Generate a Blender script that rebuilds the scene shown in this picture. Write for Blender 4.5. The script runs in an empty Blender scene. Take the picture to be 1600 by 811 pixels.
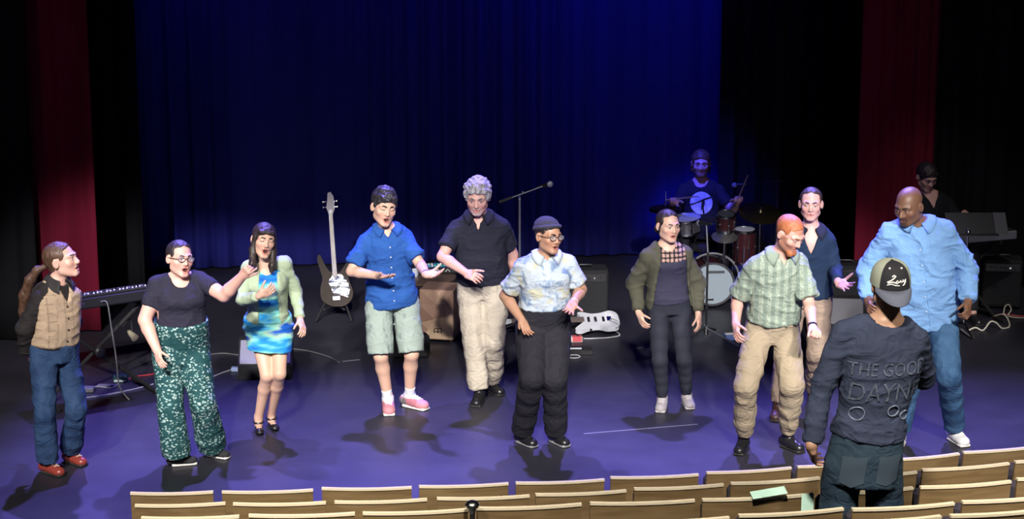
import bpy, math, random
import numpy as np
from mathutils import Vector, Matrix
from mathutils.bvhtree import BVHTree
random.seed(7); np.random.seed(7)
scene = bpy.context.scene
COL = scene.collection

# ------------------------------------------------------------------ camera
FPX = 3350.0; PITCH = math.radians(13.4); CAMH = 5.0
cam_d = bpy.data.cameras.new('camera'); cam = bpy.data.objects.new('camera', cam_d); COL.objects.link(cam)
cam_d.sensor_width = 36.0; cam_d.lens = FPX/1600*36.0; cam_d.clip_end = 200
cam.location = (0, 0, CAMH); cam.rotation_euler = (math.pi/2-PITCH, 0, 0)
scene.camera = cam
# ------------------------------------------------------------------ world, exposure
w = bpy.data.worlds.new('world'); scene.world = w; w.use_nodes = True
w.node_tree.nodes['Background'].inputs[0].default_value = (.10, .13, .28, 1)
w.node_tree.nodes['Background'].inputs[1].default_value = 0.010
vs = scene.view_settings
vs.view_transform = 'Standard'; vs.look = 'None'; vs.gamma = 1; vs.use_curve_mapping = False; vs.exposure = 0.0
# ------------------------------------------------------------------ stage lights
def spot(name, loc, aim, power, col, angle, blend=.5, radius=.12):
    d = bpy.data.lights.new(name, 'SPOT'); d.energy = power; d.color = col
    d.spot_size = math.radians(angle); d.spot_blend = blend; d.shadow_soft_size = radius
    o = bpy.data.objects.new(name, d); COL.objects.link(o); o.location = loc
    o.rotation_euler = (Vector(aim)-Vector(loc)).to_track_quat('-Z', 'Y').to_euler()
    return o
WHITE = (1.0, .95, .93)
for lx, ax in ((-4.6, -3.25), (-2.2, -1.7), (0, -.15), (2.2, 1.45), (4.6, 3.0)):         # front of house key lights
    spot('front_key_spot', (lx, 4.2, 7.9), (ax, 15.3, 1.1), 6500, WHITE, 14.8, .4, .16)
VIOLET = (.24, .19, 1.0)
for lx, ax in ((-3.6, -3.5), (-1.2, -1.3), (1.2, 1.1), (3.6, 3.4)):          # violet back light from the rig
    spot('back_wash_spot', (lx, 19.2, 8.2), (ax, 13.9, 0), 8300, VIOLET, 40, .9, .12)
for lx, ax, pw in ((-3.2, -3.2, 900), (-.8, -.8, 560), (1.4, 1.4, 1300)):         # blue wash on the backdrop
    spot('backdrop_wash_spot', (lx, 18.4, 9.0), (ax, 21.0, 5.4), pw, (.012, .02, 1.0), 44, 1.0, .3)
spot('drum_blue_spot', (.3, 15.6, 8.6), (1.78, 20.1, 1.15), 9000, (.05, .06, 1.0), 11, 1.0, .1)
spot('keyboard_dim_spot', (3.6, 13.0, 8.0), (4.1, 18.9, .9), 620, WHITE, 15, .8, .1)
for lx, ax in ((-5.6, -3.9), (5.4, 3.6)): spot('curtain_dim_spot', (lx, 13.0, 8.5), (ax, 19.2, 2.2), 130, (1, .7, .8), 26, 1.0, .3)
for lx in (-3.0, .5, 4.0):                                                    # house lights over the seats
    spot('house_spot', (lx, 5.0, 7.4), (lx+.2, 10.4, 1.2), 3000, (1.0, .92, .78), 50, .8, .25)

# ------------------------------------------------------------------ pixel rays -> metres
def ray(x, y):
    a = (x-800)/FPX; b = (405.5-y)/FPX
    return np.array([a, math.cos(PITCH)+math.sin(PITCH)*b, -math.sin(PITCH)+math.cos(PITCH)*b])
CAMP = np.array([0, 0, CAMH])
def on_z(x, y, z=0.0):
    r = ray(x, y); return CAMP + r*((z-CAMH)/r[2])
def on_y(x, y, Y):
    r = ray(x, y); return CAMP + r*(Y/r[1])
def reach(S, x, y, L, sign):
    """point on the ray of pixel (x,y) at distance L from S; sign -1 the nearer one"""
    r = ray(x, y); r = r/np.linalg.norm(r); o = CAMP-S
    b = o@r; c = o@o-L*L; D = b*b-c
    t = -b if D <= 0 else -b+sign*math.sqrt(D)
    return CAMP+r*t
def nrm(v):
    v = np.asarray(v, float); return v/(np.linalg.norm(v)+1e-12)

# ------------------------------------------------------------------ materials
MATS = {}
def _new(name):
    m = bpy.data.materials.new(name); m.use_nodes = True
    nt = m.node_tree; return m, nt, nt.nodes['Principled BSDF']
def mat(name, col=(.5, .5, .5), rough=.6, metal=0.0, bump=0.0, bscale=60.0, vary=0.0, vscale=8.0, attr=False, spec=.5,
        stretch=(1, 1, 1), sheen=0.0, emit=None, sss=0.0, coat=0.0, wr=0.0):
    """plain procedural material: colour (or painted attribute) with noise variation and fine relief"""
    if name in MATS: return MATS[name]
    m, nt, b = _new(name); N = nt.nodes; L = nt.links
    b.inputs['Roughness'].default_value = rough; b.inputs['Metallic'].default_value = metal
    b.inputs['Specular IOR Level'].default_value = spec
    if sheen: b.inputs['Sheen Weight'].default_value = sheen
    if coat: b.inputs['Coat Weight'].default_value = coat
    tc = N.new('ShaderNodeTexCoord'); mp = N.new('ShaderNodeMapping'); mp.inputs['Scale'].default_value = stretch
    L.new(tc.outputs['Object'], mp.inputs['Vector'])
    src = None
    if attr:
        a = N.new('ShaderNodeAttribute'); a.attribute_name = 'Col'; src = a.outputs['Color']
    else:
        rgb = N.new('ShaderNodeRGB'); rgb.outputs[0].default_value = (*col, 1); src = rgb.outputs[0]
    if vary:
        no = N.new('ShaderNodeTexNoise'); no.inputs['Scale'].default_value = vscale; no.inputs['Detail'].default_value = 4
        L.new(mp.outputs[0], no.inputs['Vector'])
        mr = N.new('ShaderNodeMapRange'); mr.inputs[1].default_value = .3; mr.inputs[2].default_value = .7
        mr.inputs[3].default_value = 1-vary; mr.inputs[4].default_value = 1+vary
        L.new(no.outputs[0], mr.inputs[0])
        mx = N.new('ShaderNodeMix'); mx.data_type = 'RGBA'; mx.blend_type = 'MULTIPLY'; mx.inputs[0].default_value = 1
        L.new(src, mx.inputs[6]); L.new(mr.outputs[0], mx.inputs[7]); src = mx.outputs[2]
    L.new(src, b.inputs['Base Color'])
    if bump:
        n2 = N.new('ShaderNodeTexNoise'); n2.inputs['Scale'].default_value = bscale; n2.inputs['Detail'].default_value = 3
        L.new(mp.outputs[0], n2.inputs['Vector'])
        bp = N.new('ShaderNodeBump'); bp.inputs['Strength'].default_value = bump; bp.inputs['Distance'].default_value = .01
        L.new(n2.outputs[0], bp.inputs['Height']); L.new(bp.outputs[0], b.inputs['Normal'])
        if wr: wrinkle(N, L, tc, bp, wr)
    if emit: b.inputs['Emission Color'].default_value = (*emit[0], 1); b.inputs['Emission Strength'].default_value = emit[1]
    if sss:
        b.inputs['Subsurface Weight'].default_value = sss; b.inputs['Subsurface Radius'].default_value = (.012, .005, .003)
        b.inputs['Subsurface Scale'].default_value = 1.0
    MATS[name] = m; return m
def wrinkle(N, L, tc, bp, wr):
    """broad soft creases under the weave"""
    mq = N.new('ShaderNodeMapping'); mq.inputs['Rotation'].default_value = (.5, .6, .2); mq.inputs['Scale'].default_value = (1, 1, 1.7)
    L.new(tc.outputs['Object'], mq.inputs['Vector'])
    n3 = N.new('ShaderNodeTexNoise'); n3.inputs['Scale'].default_value = 7; n3.inputs['Detail'].default_value = 1.5; n3.inputs['Distortion'].default_value = .8
    L.new(mq.outputs[0], n3.inputs['Vector'])
    r3 = ramp(N, [(.25, (0, 0, 0)), (.48, (1, 1, 1)), (.54, (.15, .15, .15)), (.75, (.8, .8, .8))]); L.new(n3.outputs[0], r3.inputs[0])
    b2 = N.new('ShaderNodeBump'); b2.inputs['Strength'].default_value = wr*.55; b2.inputs['Distance'].default_value = .02
    L.new(r3.outputs[0], b2.inputs['Height']); L.new(b2.outputs[0], bp.inputs['Normal'])
def ramp(N, stops, interp='LINEAR'):
    r = N.new('ShaderNodeValToRGB'); r.color_ramp.interpolation = interp
    e = r.color_ramp.elements
    e[0].position, e[0].color = stops[0][0], (*stops[0][1], 1); e[1].position, e[1].color = stops[1][0], (*stops[1][1], 1)
    for p, c in stops[2:]:
        x = e.new(p); x.color = (*c, 1)
    return r
def pattern_mat(name, kind, cols, scale=30, rough=.8, bump=.25):
    """printed or woven cloth"""
    if name in MATS: return MATS[name]
    m, nt, b = _new(name); N = nt.nodes; L = nt.links
    b.inputs['Roughness'].default_value = rough; b.inputs['Specular IOR Level'].default_value = .25
    tc = N.new('ShaderNodeTexCoord'); mp = N.new('ShaderNodeMapping'); L.new(tc.outputs['Object'], mp.inputs['Vector'])
    def noise(sc, det=3, vec=None, rgh=.5):
        n = N.new('ShaderNodeTexNoise'); n.inputs['Scale'].default_value = sc; n.inputs['Detail'].default_value = det
        n.inputs['Roughness'].default_value = rgh
        L.new(vec or mp.outputs[0], n.inputs['Vector']); return n
    def mixc(f, a, bb):
        x = N.new('ShaderNodeMix'); x.data_type = 'RGBA'; L.new(f, x.inputs[0])
        for s, i in ((a, 6), (bb, 7)):
            if isinstance(s, tuple): x.inputs[i].default_value = (*s, 1)
            else: L.new(s, x.inputs[i])
        return x.outputs[2]
    if kind == 'petals':                      # small pale flowers on a dark ground
        mp.inputs['Scale'].default_value = (1, 1, 1.5)
        w_ = noise(22, 2); ad = N.new('ShaderNodeMix'); ad.data_type = 'RGBA'; ad.blend_type = 'ADD'; ad.inputs[0].default_value = .035
        L.new(mp.outputs[0], ad.inputs[6]); L.new(w_.outputs['Color'], ad.inputs[7])
        v = N.new('ShaderNodeTexVoronoi'); v.inputs['Scale'].default_value = scale; v.inputs['Randomness'].default_value = .9
        L.new(ad.outputs[2], v.inputs['Vector'])
        r = ramp(N, [(0, (1, 1, 1)), (.36, (1, 1, 1)), (.42, (0, 0, 0))]); L.new(v.outputs['Distance'], r.inputs[0])
        big = noise(9, 2); r2 = ramp(N, [(.40, (0, 0, 0)), (.47, (1, 1, 1))]); L.new(big.outputs[0], r2.inputs[0])
        mul = N.new('ShaderNodeMath'); mul.operation = 'MULTIPLY'; L.new(r.outputs[0], mul.inputs[0]); L.new(r2.outputs[0], mul.inputs[1])
        pc = mixc(v.outputs['Color'], cols[1], cols[2])
        out = mixc(mul.outputs[0], cols[0], pc)
    elif kind == 'tie_dye':
        mp.inputs['Scale'].default_value = (.7, .7, 2.6)
        n = noise(scale, 3, None, .45)
        r = ramp(N, [(.30, cols[0]), (.42, cols[1]), (.50, cols[2]), (.56, cols[3]), (.64, cols[0])]); L.new(n.outputs[0], r.inputs[0]); out = r.outputs[0]
    elif kind == 'blooms':                    # large soft flowers
        n = noise(scale, 3, None, .6); r = ramp(N, [(.36, cols[1]), (.42, cols[3]), (.47, cols[0]), (.58, cols[0]), (.64, cols[2])]); L.new(n.outputs[0], r.inputs[0])
        v = N.new('ShaderNodeTexVoronoi'); v.feature = 'DISTANCE_TO_EDGE'; v.inputs['Scale'].default_value = 26; L.new(mp.outputs[0], v.inputs['Vector'])
        r3 = ramp(N, [(.02, (1, 1, 1)), (.06, (0, 0, 0))]); L.new(v.outputs['Distance'], r3.inputs[0])
        mq = N.new('ShaderNodeMath'); mq.operation = 'MULTIPLY'; mq.inputs[1].default_value = .10; L.new(r3.outputs[0], mq.inputs[0])
        out = mixc(mq.outputs[0], r.outputs[0], cols[1])
    elif kind == 'panels':                    # upright bands of scribbled print
        wv = N.new('ShaderNodeTexWave'); wv.bands_direction = 'X'; wv.inputs['Scale'].default_value = 5.5; wv.inputs['Distortion'].default_value = .6
        L.new(mp.outputs[0], wv.inputs['Vector'])
        v = N.new('ShaderNodeTexVoronoi'); v.feature = 'DISTANCE_TO_EDGE'; v.inputs['Scale'].default_value = scale; L.new(mp.outputs[0], v.inputs['Vector'])
        r = ramp(N, [(.03, cols[1]), (.12, cols[0])]); L.new(v.outputs['Distance'], r.inputs[0])
        r2 = ramp(N, [(.35, (0, 0, 0)), (.6, (1, 1, 1))]); L.new(wv.outputs['Fac'], r2.inputs[0])
        out = mixc(r2.outputs[0], cols[2], r.outputs[0])
    elif kind == 'leaves':                    # faint darker leaves
        mp.inputs['Rotation'].default_value = (.3, .5, .2); mp.inputs['Scale'].default_value = (1, 1, .45)
        n = noise(scale, 2); r = ramp(N, [(.60, cols[0]), (.64, cols[1])]); L.new(n.outputs[0], r.inputs[0]); out = r.outputs[0]
    elif kind == 'denim':
        n = noise(6, 4); r = ramp(N, [(.32, cols[0]), (.66, cols[1])]); L.new(n.outputs[0], r.inputs[0]); out = r.outputs[0]
    elif kind == 'lace':
        v = N.new('ShaderNodeTexVoronoi'); v.feature = 'DISTANCE_TO_EDGE'; v.inputs['Scale'].default_value = scale; L.new(mp.outputs[0], v.inputs['Vector'])
        r = ramp(N, [(.10, cols[0]), (.16, cols[1])]); L.new(v.outputs['Distance'], r.inputs[0]); out = r.outputs[0]
    L.new(out, b.inputs['Base Color'])
    n2 = noise(140, 2); bp = N.new('ShaderNodeBump'); bp.inputs['Strength'].default_value = bump; bp.inputs['Distance'].default_value = .006
    L.new(n2.outputs[0], bp.inputs['Height']); L.new(bp.outputs[0], b.inputs['Normal'])
    wrinkle(N, L, tc, bp, .45)
    MATS[name] = m; return m
def hair_mat(name, c1, c2, rough=.42):
    if name in MATS: return MATS[name]
    m, nt, b = _new(name); N = nt.nodes; L = nt.links
    b.inputs['Roughness'].default_value = rough
    tc = N.new('ShaderNodeTexCoord'); mp = N.new('ShaderNodeMapping'); mp.inputs['Scale'].default_value = (1, 1, .12); L.new(tc.outputs['Object'], mp.inputs['Vector'])
    n = N.new('ShaderNodeTexNoise'); n.inputs['Scale'].default_value = 160; n.inputs['Detail'].default_value = 3; L.new(mp.outputs[0], n.inputs['Vector'])
    r = ramp(N, [(.35, c1), (.65, c2)]); L.new(n.outputs[0], r.inputs[0]); L.new(r.outputs[0], b.inputs['Base Color'])
    bp = N.new('ShaderNodeBump'); bp.inputs['Strength'].default_value = .7; bp.inputs['Distance'].default_value = .006
    L.new(n.outputs[0], bp.inputs['Height']); L.new(bp.outputs[0], b.inputs['Normal'])
    MATS[name] = m; return m

# ------------------------------------------------------------------ objects and tags
def link(o, parent=None):
    COL.objects.link(o)
    if parent is not None: o.parent = parent
    return o
def tag(o, label=None, cat=None, group=None, kind=None):
    if label: o['label'] = label
    if cat: o['category'] = cat
    if group: o['group'] = group
    if kind: o['kind'] = kind
    return o
def thing(name, label, cat, loc=(0, 0, 0), rz=0.0, group=None):
    o = bpy.data.objects.new(name, None); o.empty_display_size = .1
    COL.objects.link(o); o.location = [float(c) for c in loc]; o.rotation_euler = (0, 0, rz)
    return tag(o, label, cat, group)
def mesh_obj(name, V, Fc, m, parent=None, smooth=True, col=None, off=None):
    me = bpy.data.meshes.new(name)
    V = np.asarray(V, np.float32)
    if off is not None: V = V-np.asarray(off, np.float32)
    if isinstance(Fc, np.ndarray):
        n = len(Fc); kk = Fc.shape[1]
        me.vertices.add(len(V)); me.vertices.foreach_set('co', V.ravel())
        me.loops.add(n*kk); me.loops.foreach_set('vertex_index', Fc.astype(np.int32).ravel())
        me.polygons.add(n); me.polygons.foreach_set('loop_start', np.arange(0, n*kk, kk, dtype=np.int32))
        me.update(calc_edges=True)
    else:
        me.from_pydata([tuple(map(float, v)) for v in V], [], Fc); me.update()
    if smooth: me.polygons.foreach_set('use_smooth', np.ones(len(me.polygons), bool))
    if col is not None:
        a = me.color_attributes.new('Col', 'FLOAT_COLOR', 'POINT')
        c4 = np.ones((len(V), 4), np.float32); c4[:, :3] = col; a.data.foreach_set('color', c4.ravel())
    me.materials.append(m)
    return link(bpy.data.objects.new(name, me), parent)
def dup(root, loc, rz=None, label=None, group=None):
    r = root.copy(); COL.objects.link(r); r.location = loc
    if rz is not None: r.rotation_euler = (0, 0, rz)
    if label: r['label'] = label
    if group: r['group'] = group
    for ch in list(root.children):
        c = ch.copy(); COL.objects.link(c); c.parent = r
        for g in list(ch.children):
            d = g.copy(); COL.objects.link(d); d.parent = c
    return r

class MB:
    """collects shapes into one mesh"""
    def __init__(s): s.v = []; s.f = []
    def add(s, V, Fc):
        o = len(s.v); s.v += [tuple(map(float, p)) for p in V]; s.f += [tuple(i+o for i in q) for q in Fc]; return s
    def box(s, lo, hi, R=None, c=None):
        x0, y0, z0 = lo; x1, y1, z1 = hi
        V = np.array([(x, y, z) for z in (z0, z1) for y in (y0, y1) for x in (x0, x1)], float)
        if R is not None: V = V@np.asarray(R).T
        if c is not None: V = V+np.asarray(c)
        return s.add(V, [(0, 2, 3, 1), (4, 5, 7, 6), (0, 1, 5, 4), (2, 6, 7, 3), (0, 4, 6, 2), (1, 3, 7, 5)])
    def bbox(s, lo, hi, bv=.008, R=None, c=None):
        """box with chamfered edges"""
        lo = np.array(lo, float); hi = np.array(hi, float); V = []; idx = {}
        for sx in (0, 1):
            for sy in (0, 1):
                for sz in (0, 1):
                    k = np.where([sx, sy, sz], hi, lo); ins = np.where([sx, sy, sz], -bv, bv)
                    for ax in range(3):
                        p = k+ins; p[ax] = k[ax]; idx[(sx, sy, sz, ax)] = len(V); V.append(p)
        Fs = []
        for ax in range(3):
            a, b = (ax+1) % 3, (ax+2) % 3
            for sd in (0, 1):
                q = []
                for u, v in ((0, 0), (1, 0), (1, 1), (0, 1)):
                    t = [0, 0, 0]; t[ax] = sd; t[a] = u; t[b] = v; q.append(idx[(*t, ax)])
                Fs.append(tuple(q if sd else q[::-1]))
        for ax in range(3):
            a, b = (ax+1) % 3, (ax+2) % 3
            for u in (0, 1):
                for v in (0, 1):
                    t0 = [0, 0, 0]; t0[a] = u; t0[b] = v; t1 = list(t0); t1[ax] = 1
                    q = [idx[(*t0, a)], idx[(*t1, a)], idx[(*t1, b)], idx[(*t0, b)]]
                    Fs.append(tuple(q if (u == v) else q[::-1])[::-1])
        for sx in (0, 1):
            for sy in (0, 1):
                for sz in (0, 1):
                    q = [idx[(sx, sy, sz, a)] for a in range(3)]
                    Fs.append(tuple(q if (sx+sy+sz) % 2 else q[::-1]))
        V = np.array(V)
        if R is not None: V = V@np.asarray(R).T
        if c is not None: V = V+np.asarray(c)
        return s.add(V, Fs)
    def tube(s, pts, r, n=8, close=False):
        pts = [np.asarray(p, float) for p in pts]; m = len(pts)
        rr = r if hasattr(r, '__len__') else [r]*m
        T = [nrm(pts[min(i+1, m-1)]-pts[max(i-1, 0)]) for i in range(m)]
        u = nrm(np.cross(T[0], (0, 0, 1) if abs(T[0][2]) < .9 else (1, 0, 0))); V = []
        for i in range(m):
            u = nrm(u-T[i]*(u@T[i])); v = np.cross(T[i], u)
            for k in range(n):
                a = 2*math.pi*k/n; V.append(pts[i]+(u*math.cos(a)+v*math.sin(a))*rr[i])
        Fs = [(i*n+k, i*n+(k+1) % n, (i+1)*n+(k+1) % n, (i+1)*n+k) for i in range(m-1) for k in range(n)]
        if close: Fs += [((m-1)*n+k, (m-1)*n+(k+1) % n, (k+1) % n, k) for k in range(n)]
        else: Fs += [tuple(range(n))[::-1], tuple((m-1)*n+k for k in range(n))]
        return s.add(V, Fs)
    def rod(s, p, q, r, r2=None, n=10): return s.tube([p, q], [r, r if r2 is None else r2], n)
    def lathe(s, prof, c=(0, 0, 0), axis=(0, 0, 1), n=28, ex=None):
        e = nrm(axis); u = nrm(np.cross(e, (0, 0, 1) if abs(e[2]) < .9 else (1, 0, 0))) if ex is None else nrm(ex); v = np.cross(e, u)
        c = np.asarray(c, float); V = []
        for r, h in prof:
            for k in range(n):
                a = 2*math.pi*k/n; V.append(c+e*h+(u*math.cos(a)+v*math.sin(a))*max(r, 1e-4))
        m = len(prof)
        Fs = [(i*n+k, i*n+(k+1) % n, (i+1)*n+(k+1) % n, (i+1)*n+k) for i in range(m-1) for k in range(n)]
        Fs += [tuple(range(n))[::-1], tuple((m-1)*n+k for k in range(n))]
        return s.add(V, Fs)
    def ball(s, c, r, n=12, m=8, R=None):
        rx, ry, rz = (r, r, r) if not hasattr(r, '__len__') else r
        V = []; c = np.asarray(c, float)
        for i in range(m+1):
            t = math.pi*i/m
            for k in range(n):
                a = 2*math.pi*k/n; p = np.array([rx*math.sin(t)*math.cos(a), ry*math.sin(t)*math.sin(a), rz*math.cos(t)])
                V.append(c+(np.asarray(R)@p if R is not None else p))
        Fs = [((i+1)*n+k, (i+1)*n+(k+1) % n, i*n+(k+1) % n, i*n+k) for i in range(m) for k in range(n)]
        return s.add(V, Fs)
    def prism(s, poly, ex, ey, ez, c, t):
        """flat outline with thickness t along ez"""
        c = np.asarray(c, float); ex, ey, ez = map(np.asarray, (ex, ey, ez)); n = len(poly)
        V = [c+ex*x+ey*y-ez*t/2 for x, y in poly]+[c+ex*x+ey*y+ez*t/2 for x, y in poly]
        Fs = [tuple(range(n))[::-1], tuple(range(n, 2*n))]+[(i, (i+1) % n, n+(i+1) % n, n+i) for i in range(n)]
        return s.add(V, Fs)
    def build(s, name, m, parent=None, smooth=False, off=None):
        V = np.array(s.v, np.float32)
        if off is not None: V = V-np.asarray(off, np.float32)
        me = bpy.data.meshes.new(name); me.from_pydata(V.tolist(), [], s.f); me.update()
        if smooth:
            me.polygons.foreach_set('use_smooth', np.ones(len(me.polygons), bool))
            try: me.set_sharp_from_angle(angle=math.radians(42))
            except Exception: pass
        me.materials.append(m)
        return link(bpy.data.objects.new(name, me), parent)
def text_mesh(name, s, size, m, parent, depth=.0005, offset=0.0):
    cu = bpy.data.curves.new('lettering', 'FONT'); cu.body = s; cu.size = size; cu.align_x = 'CENTER'; cu.align_y = 'CENTER'
    cu.extrude = depth; cu.offset = offset; cu.resolution_u = 3
    o = bpy.data.objects.new('lettering', cu); COL.objects.link(o)
    dg = bpy.context.evaluated_depsgraph_get(); me = bpy.data.meshes.new_from_object(o.evaluated_get(dg))
    COL.objects.unlink(o); bpy.data.objects.remove(o)
    me.name = name; me.materials.clear(); me.materials.append(m)
    return link(bpy.data.objects.new(name, me), parent)

# ------------------------------------------------------------------ implicit-surface modelling (figures, clothes, hair)
def axis_pts(lo, hi, h, fine):
    pts = [lo]; x = lo
    while x < hi:
        st = h
        for a, b, f in fine:
            if a-h <= x <= b: st = min(st, f)
        x += st; pts.append(x)
    return np.array(pts, np.float32)
def smin(a, b, k):
    if k <= 0: return np.minimum(a, b)
    h = np.clip(.5+.5*(b-a)/k, 0, 1)
    return b*(1-h)+a*h-k*h*(1-h)
def rotm(yaw=0, pitch=0, roll=0):
    y, p, r = map(math.radians, (yaw, pitch, roll))
    Rz = np.array([[math.cos(y), -math.sin(y), 0], [math.sin(y), math.cos(y), 0], [0, 0, 1]])
    Rx = np.array([[1, 0, 0], [0, math.cos(p), -math.sin(p)], [0, math.sin(p), math.cos(p)]])
    Ry = np.array([[math.cos(r), 0, math.sin(r)], [0, 1, 0], [-math.sin(r), 0, math.cos(r)]])
    return Rz@Rx@Ry
def cone(a, b, ra, rb=None, k=.02, op='u'): return dict(t='c', a=np.asarray(a, float), b=np.asarray(b, float), ra=ra, rb=ra if rb is None else rb, k=k, op=op)
def ell(c, r, R=None, k=.02, op='u'): return dict(t='e', c=np.asarray(c, float), r=np.asarray(r if hasattr(r, '__len__') else (r, r, r), float), R=np.eye(3) if R is None else R, k=k, op=op)
def rbox(c, h, rad, R=None, k=.01, op='u'): return dict(t='b', c=np.asarray(c, float), r=np.asarray(h, float), rad=rad, R=np.eye(3) if R is None else R, k=k, op=op)
def loft(st, ex, ey, k=.02, op='u', p=2.2, caps=True): return dict(t='l', st=st, ex=np.asarray(ex, float), ey=np.asarray(ey, float), k=k, op=op, p=p)
def fnp(fn, c, rad, R=None, k=0.0, op='s'): return dict(t='f', fn=fn, c=np.asarray(c, float), rad=rad, R=np.eye(3) if R is None else R, k=k, op=op)
def _bb(p):
    if p['t'] == 'c':
        r = max(p['ra'], p['rb']); return np.minimum(p['a'], p['b'])-r, np.maximum(p['a'], p['b'])+r
    if p['t'] in 'eb':
        e = np.abs(p['R'])@(p['r']); return p['c']-e, p['c']+e
    if p['t'] == 'l':
        C = np.array([s[0] for s in p['st']]); r = max(max(s[1], s[2]) for s in p['st']); return C.min(0)-r, C.max(0)+r
    return p['c']-p['rad'], p['c']+p['rad']
def smooth_stations(st, n=24):
    A = np.array([[*s[0], s[1], s[2]] for s in st]); m = len(A)
    out = []
    for i in range(m-1):
        p0, p1, p2, p3 = A[max(i-1, 0)], A[i], A[i+1], A[min(i+2, m-1)]
        for j in range(4):
            t = j/4; out.append(.5*((2*p1)+(-p0+p2)*t+(2*p0-5*p1+4*p2-p3)*t*t+(-p0+3*p1-3*p2+p3)*t**3))
    out.append(A[-1]); return [(o[:3], o[3], o[4]) for o in out]
def _dist(p, X, Y, Z):
    t = p['t']
    if t == 'c':
        a, b = p['a'], p['b']; ab = b-a; L = ab@ab+1e-12
        dx, dy, dz = X-a[0], Y-a[1], Z-a[2]
        s = np.clip((dx*ab[0]+dy*ab[1]+dz*ab[2])/L, 0, 1)
        return np.sqrt((dx-s*ab[0])**2+(dy-s*ab[1])**2+(dz-s*ab[2])**2)-(p['ra']+(p['rb']-p['ra'])*s)
    if t == 'l':
        st = p['st']; C = np.array([s[0] for s in st]); e = nrm(C[-1]-C[0]); S = (C-C[0])@e
        ex = nrm(p['ex']-e*(p['ex']@e)); ey = nrm(p['ey']-e*(p['ey']@e)-ex*(p['ey']@ex))
        dx, dy, dz = X-C[0][0], Y-C[0][1], Z-C[0][2]
        s = dx*e[0]+dy*e[1]+dz*e[2]; u = dx*ex[0]+dy*ex[1]+dz*ex[2]; v = dx*ey[0]+dy*ey[1]+dz*ey[2]
        cu = np.interp(s, S, (C-C[0])@ex); cv = np.interp(s, S, (C-C[0])@ey)
        rx = np.interp(s, S, [q[1] for q in st]); ry = np.interp(s, S, [q[2] for q in st])
        pw = p['p']; rr = (np.abs((u-cu)/rx)**pw+np.abs((v-cv)/ry)**pw)**(1/pw)
        d = (rr-1)*np.minimum(rx, ry)
        return np.maximum(d, np.maximum(s-S[-1], -s))
    c, R = p['c'], p['R']
    dx, dy, dz = X-c[0], Y-c[1], Z-c[2]
    q = [dx*R[0, i]+dy*R[1, i]+dz*R[2, i] for i in range(3)]
    if t == 'e':
        r = p['r']; k0 = np.sqrt((q[0]/r[0])**2+(q[1]/r[1])**2+(q[2]/r[2])**2)
        return (k0-1)*min(r) if max(r) < 2*min(r) else k0*(k0-1)/(np.sqrt((q[0]/r[0]**2)**2+(q[1]/r[1]**2)**2+(q[2]/r[2]**2)**2)+1e-9)
    if t == 'b':
        h = p['r']-p['rad']; m = [np.abs(q[i])-h[i] for i in range(3)]
        return np.sqrt(sum(np.maximum(i, 0)**2 for i in m))+np.minimum(np.maximum(m[0], np.maximum(m[1], m[2])), 0)-p['rad']
    return p['fn'](*q)
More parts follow.
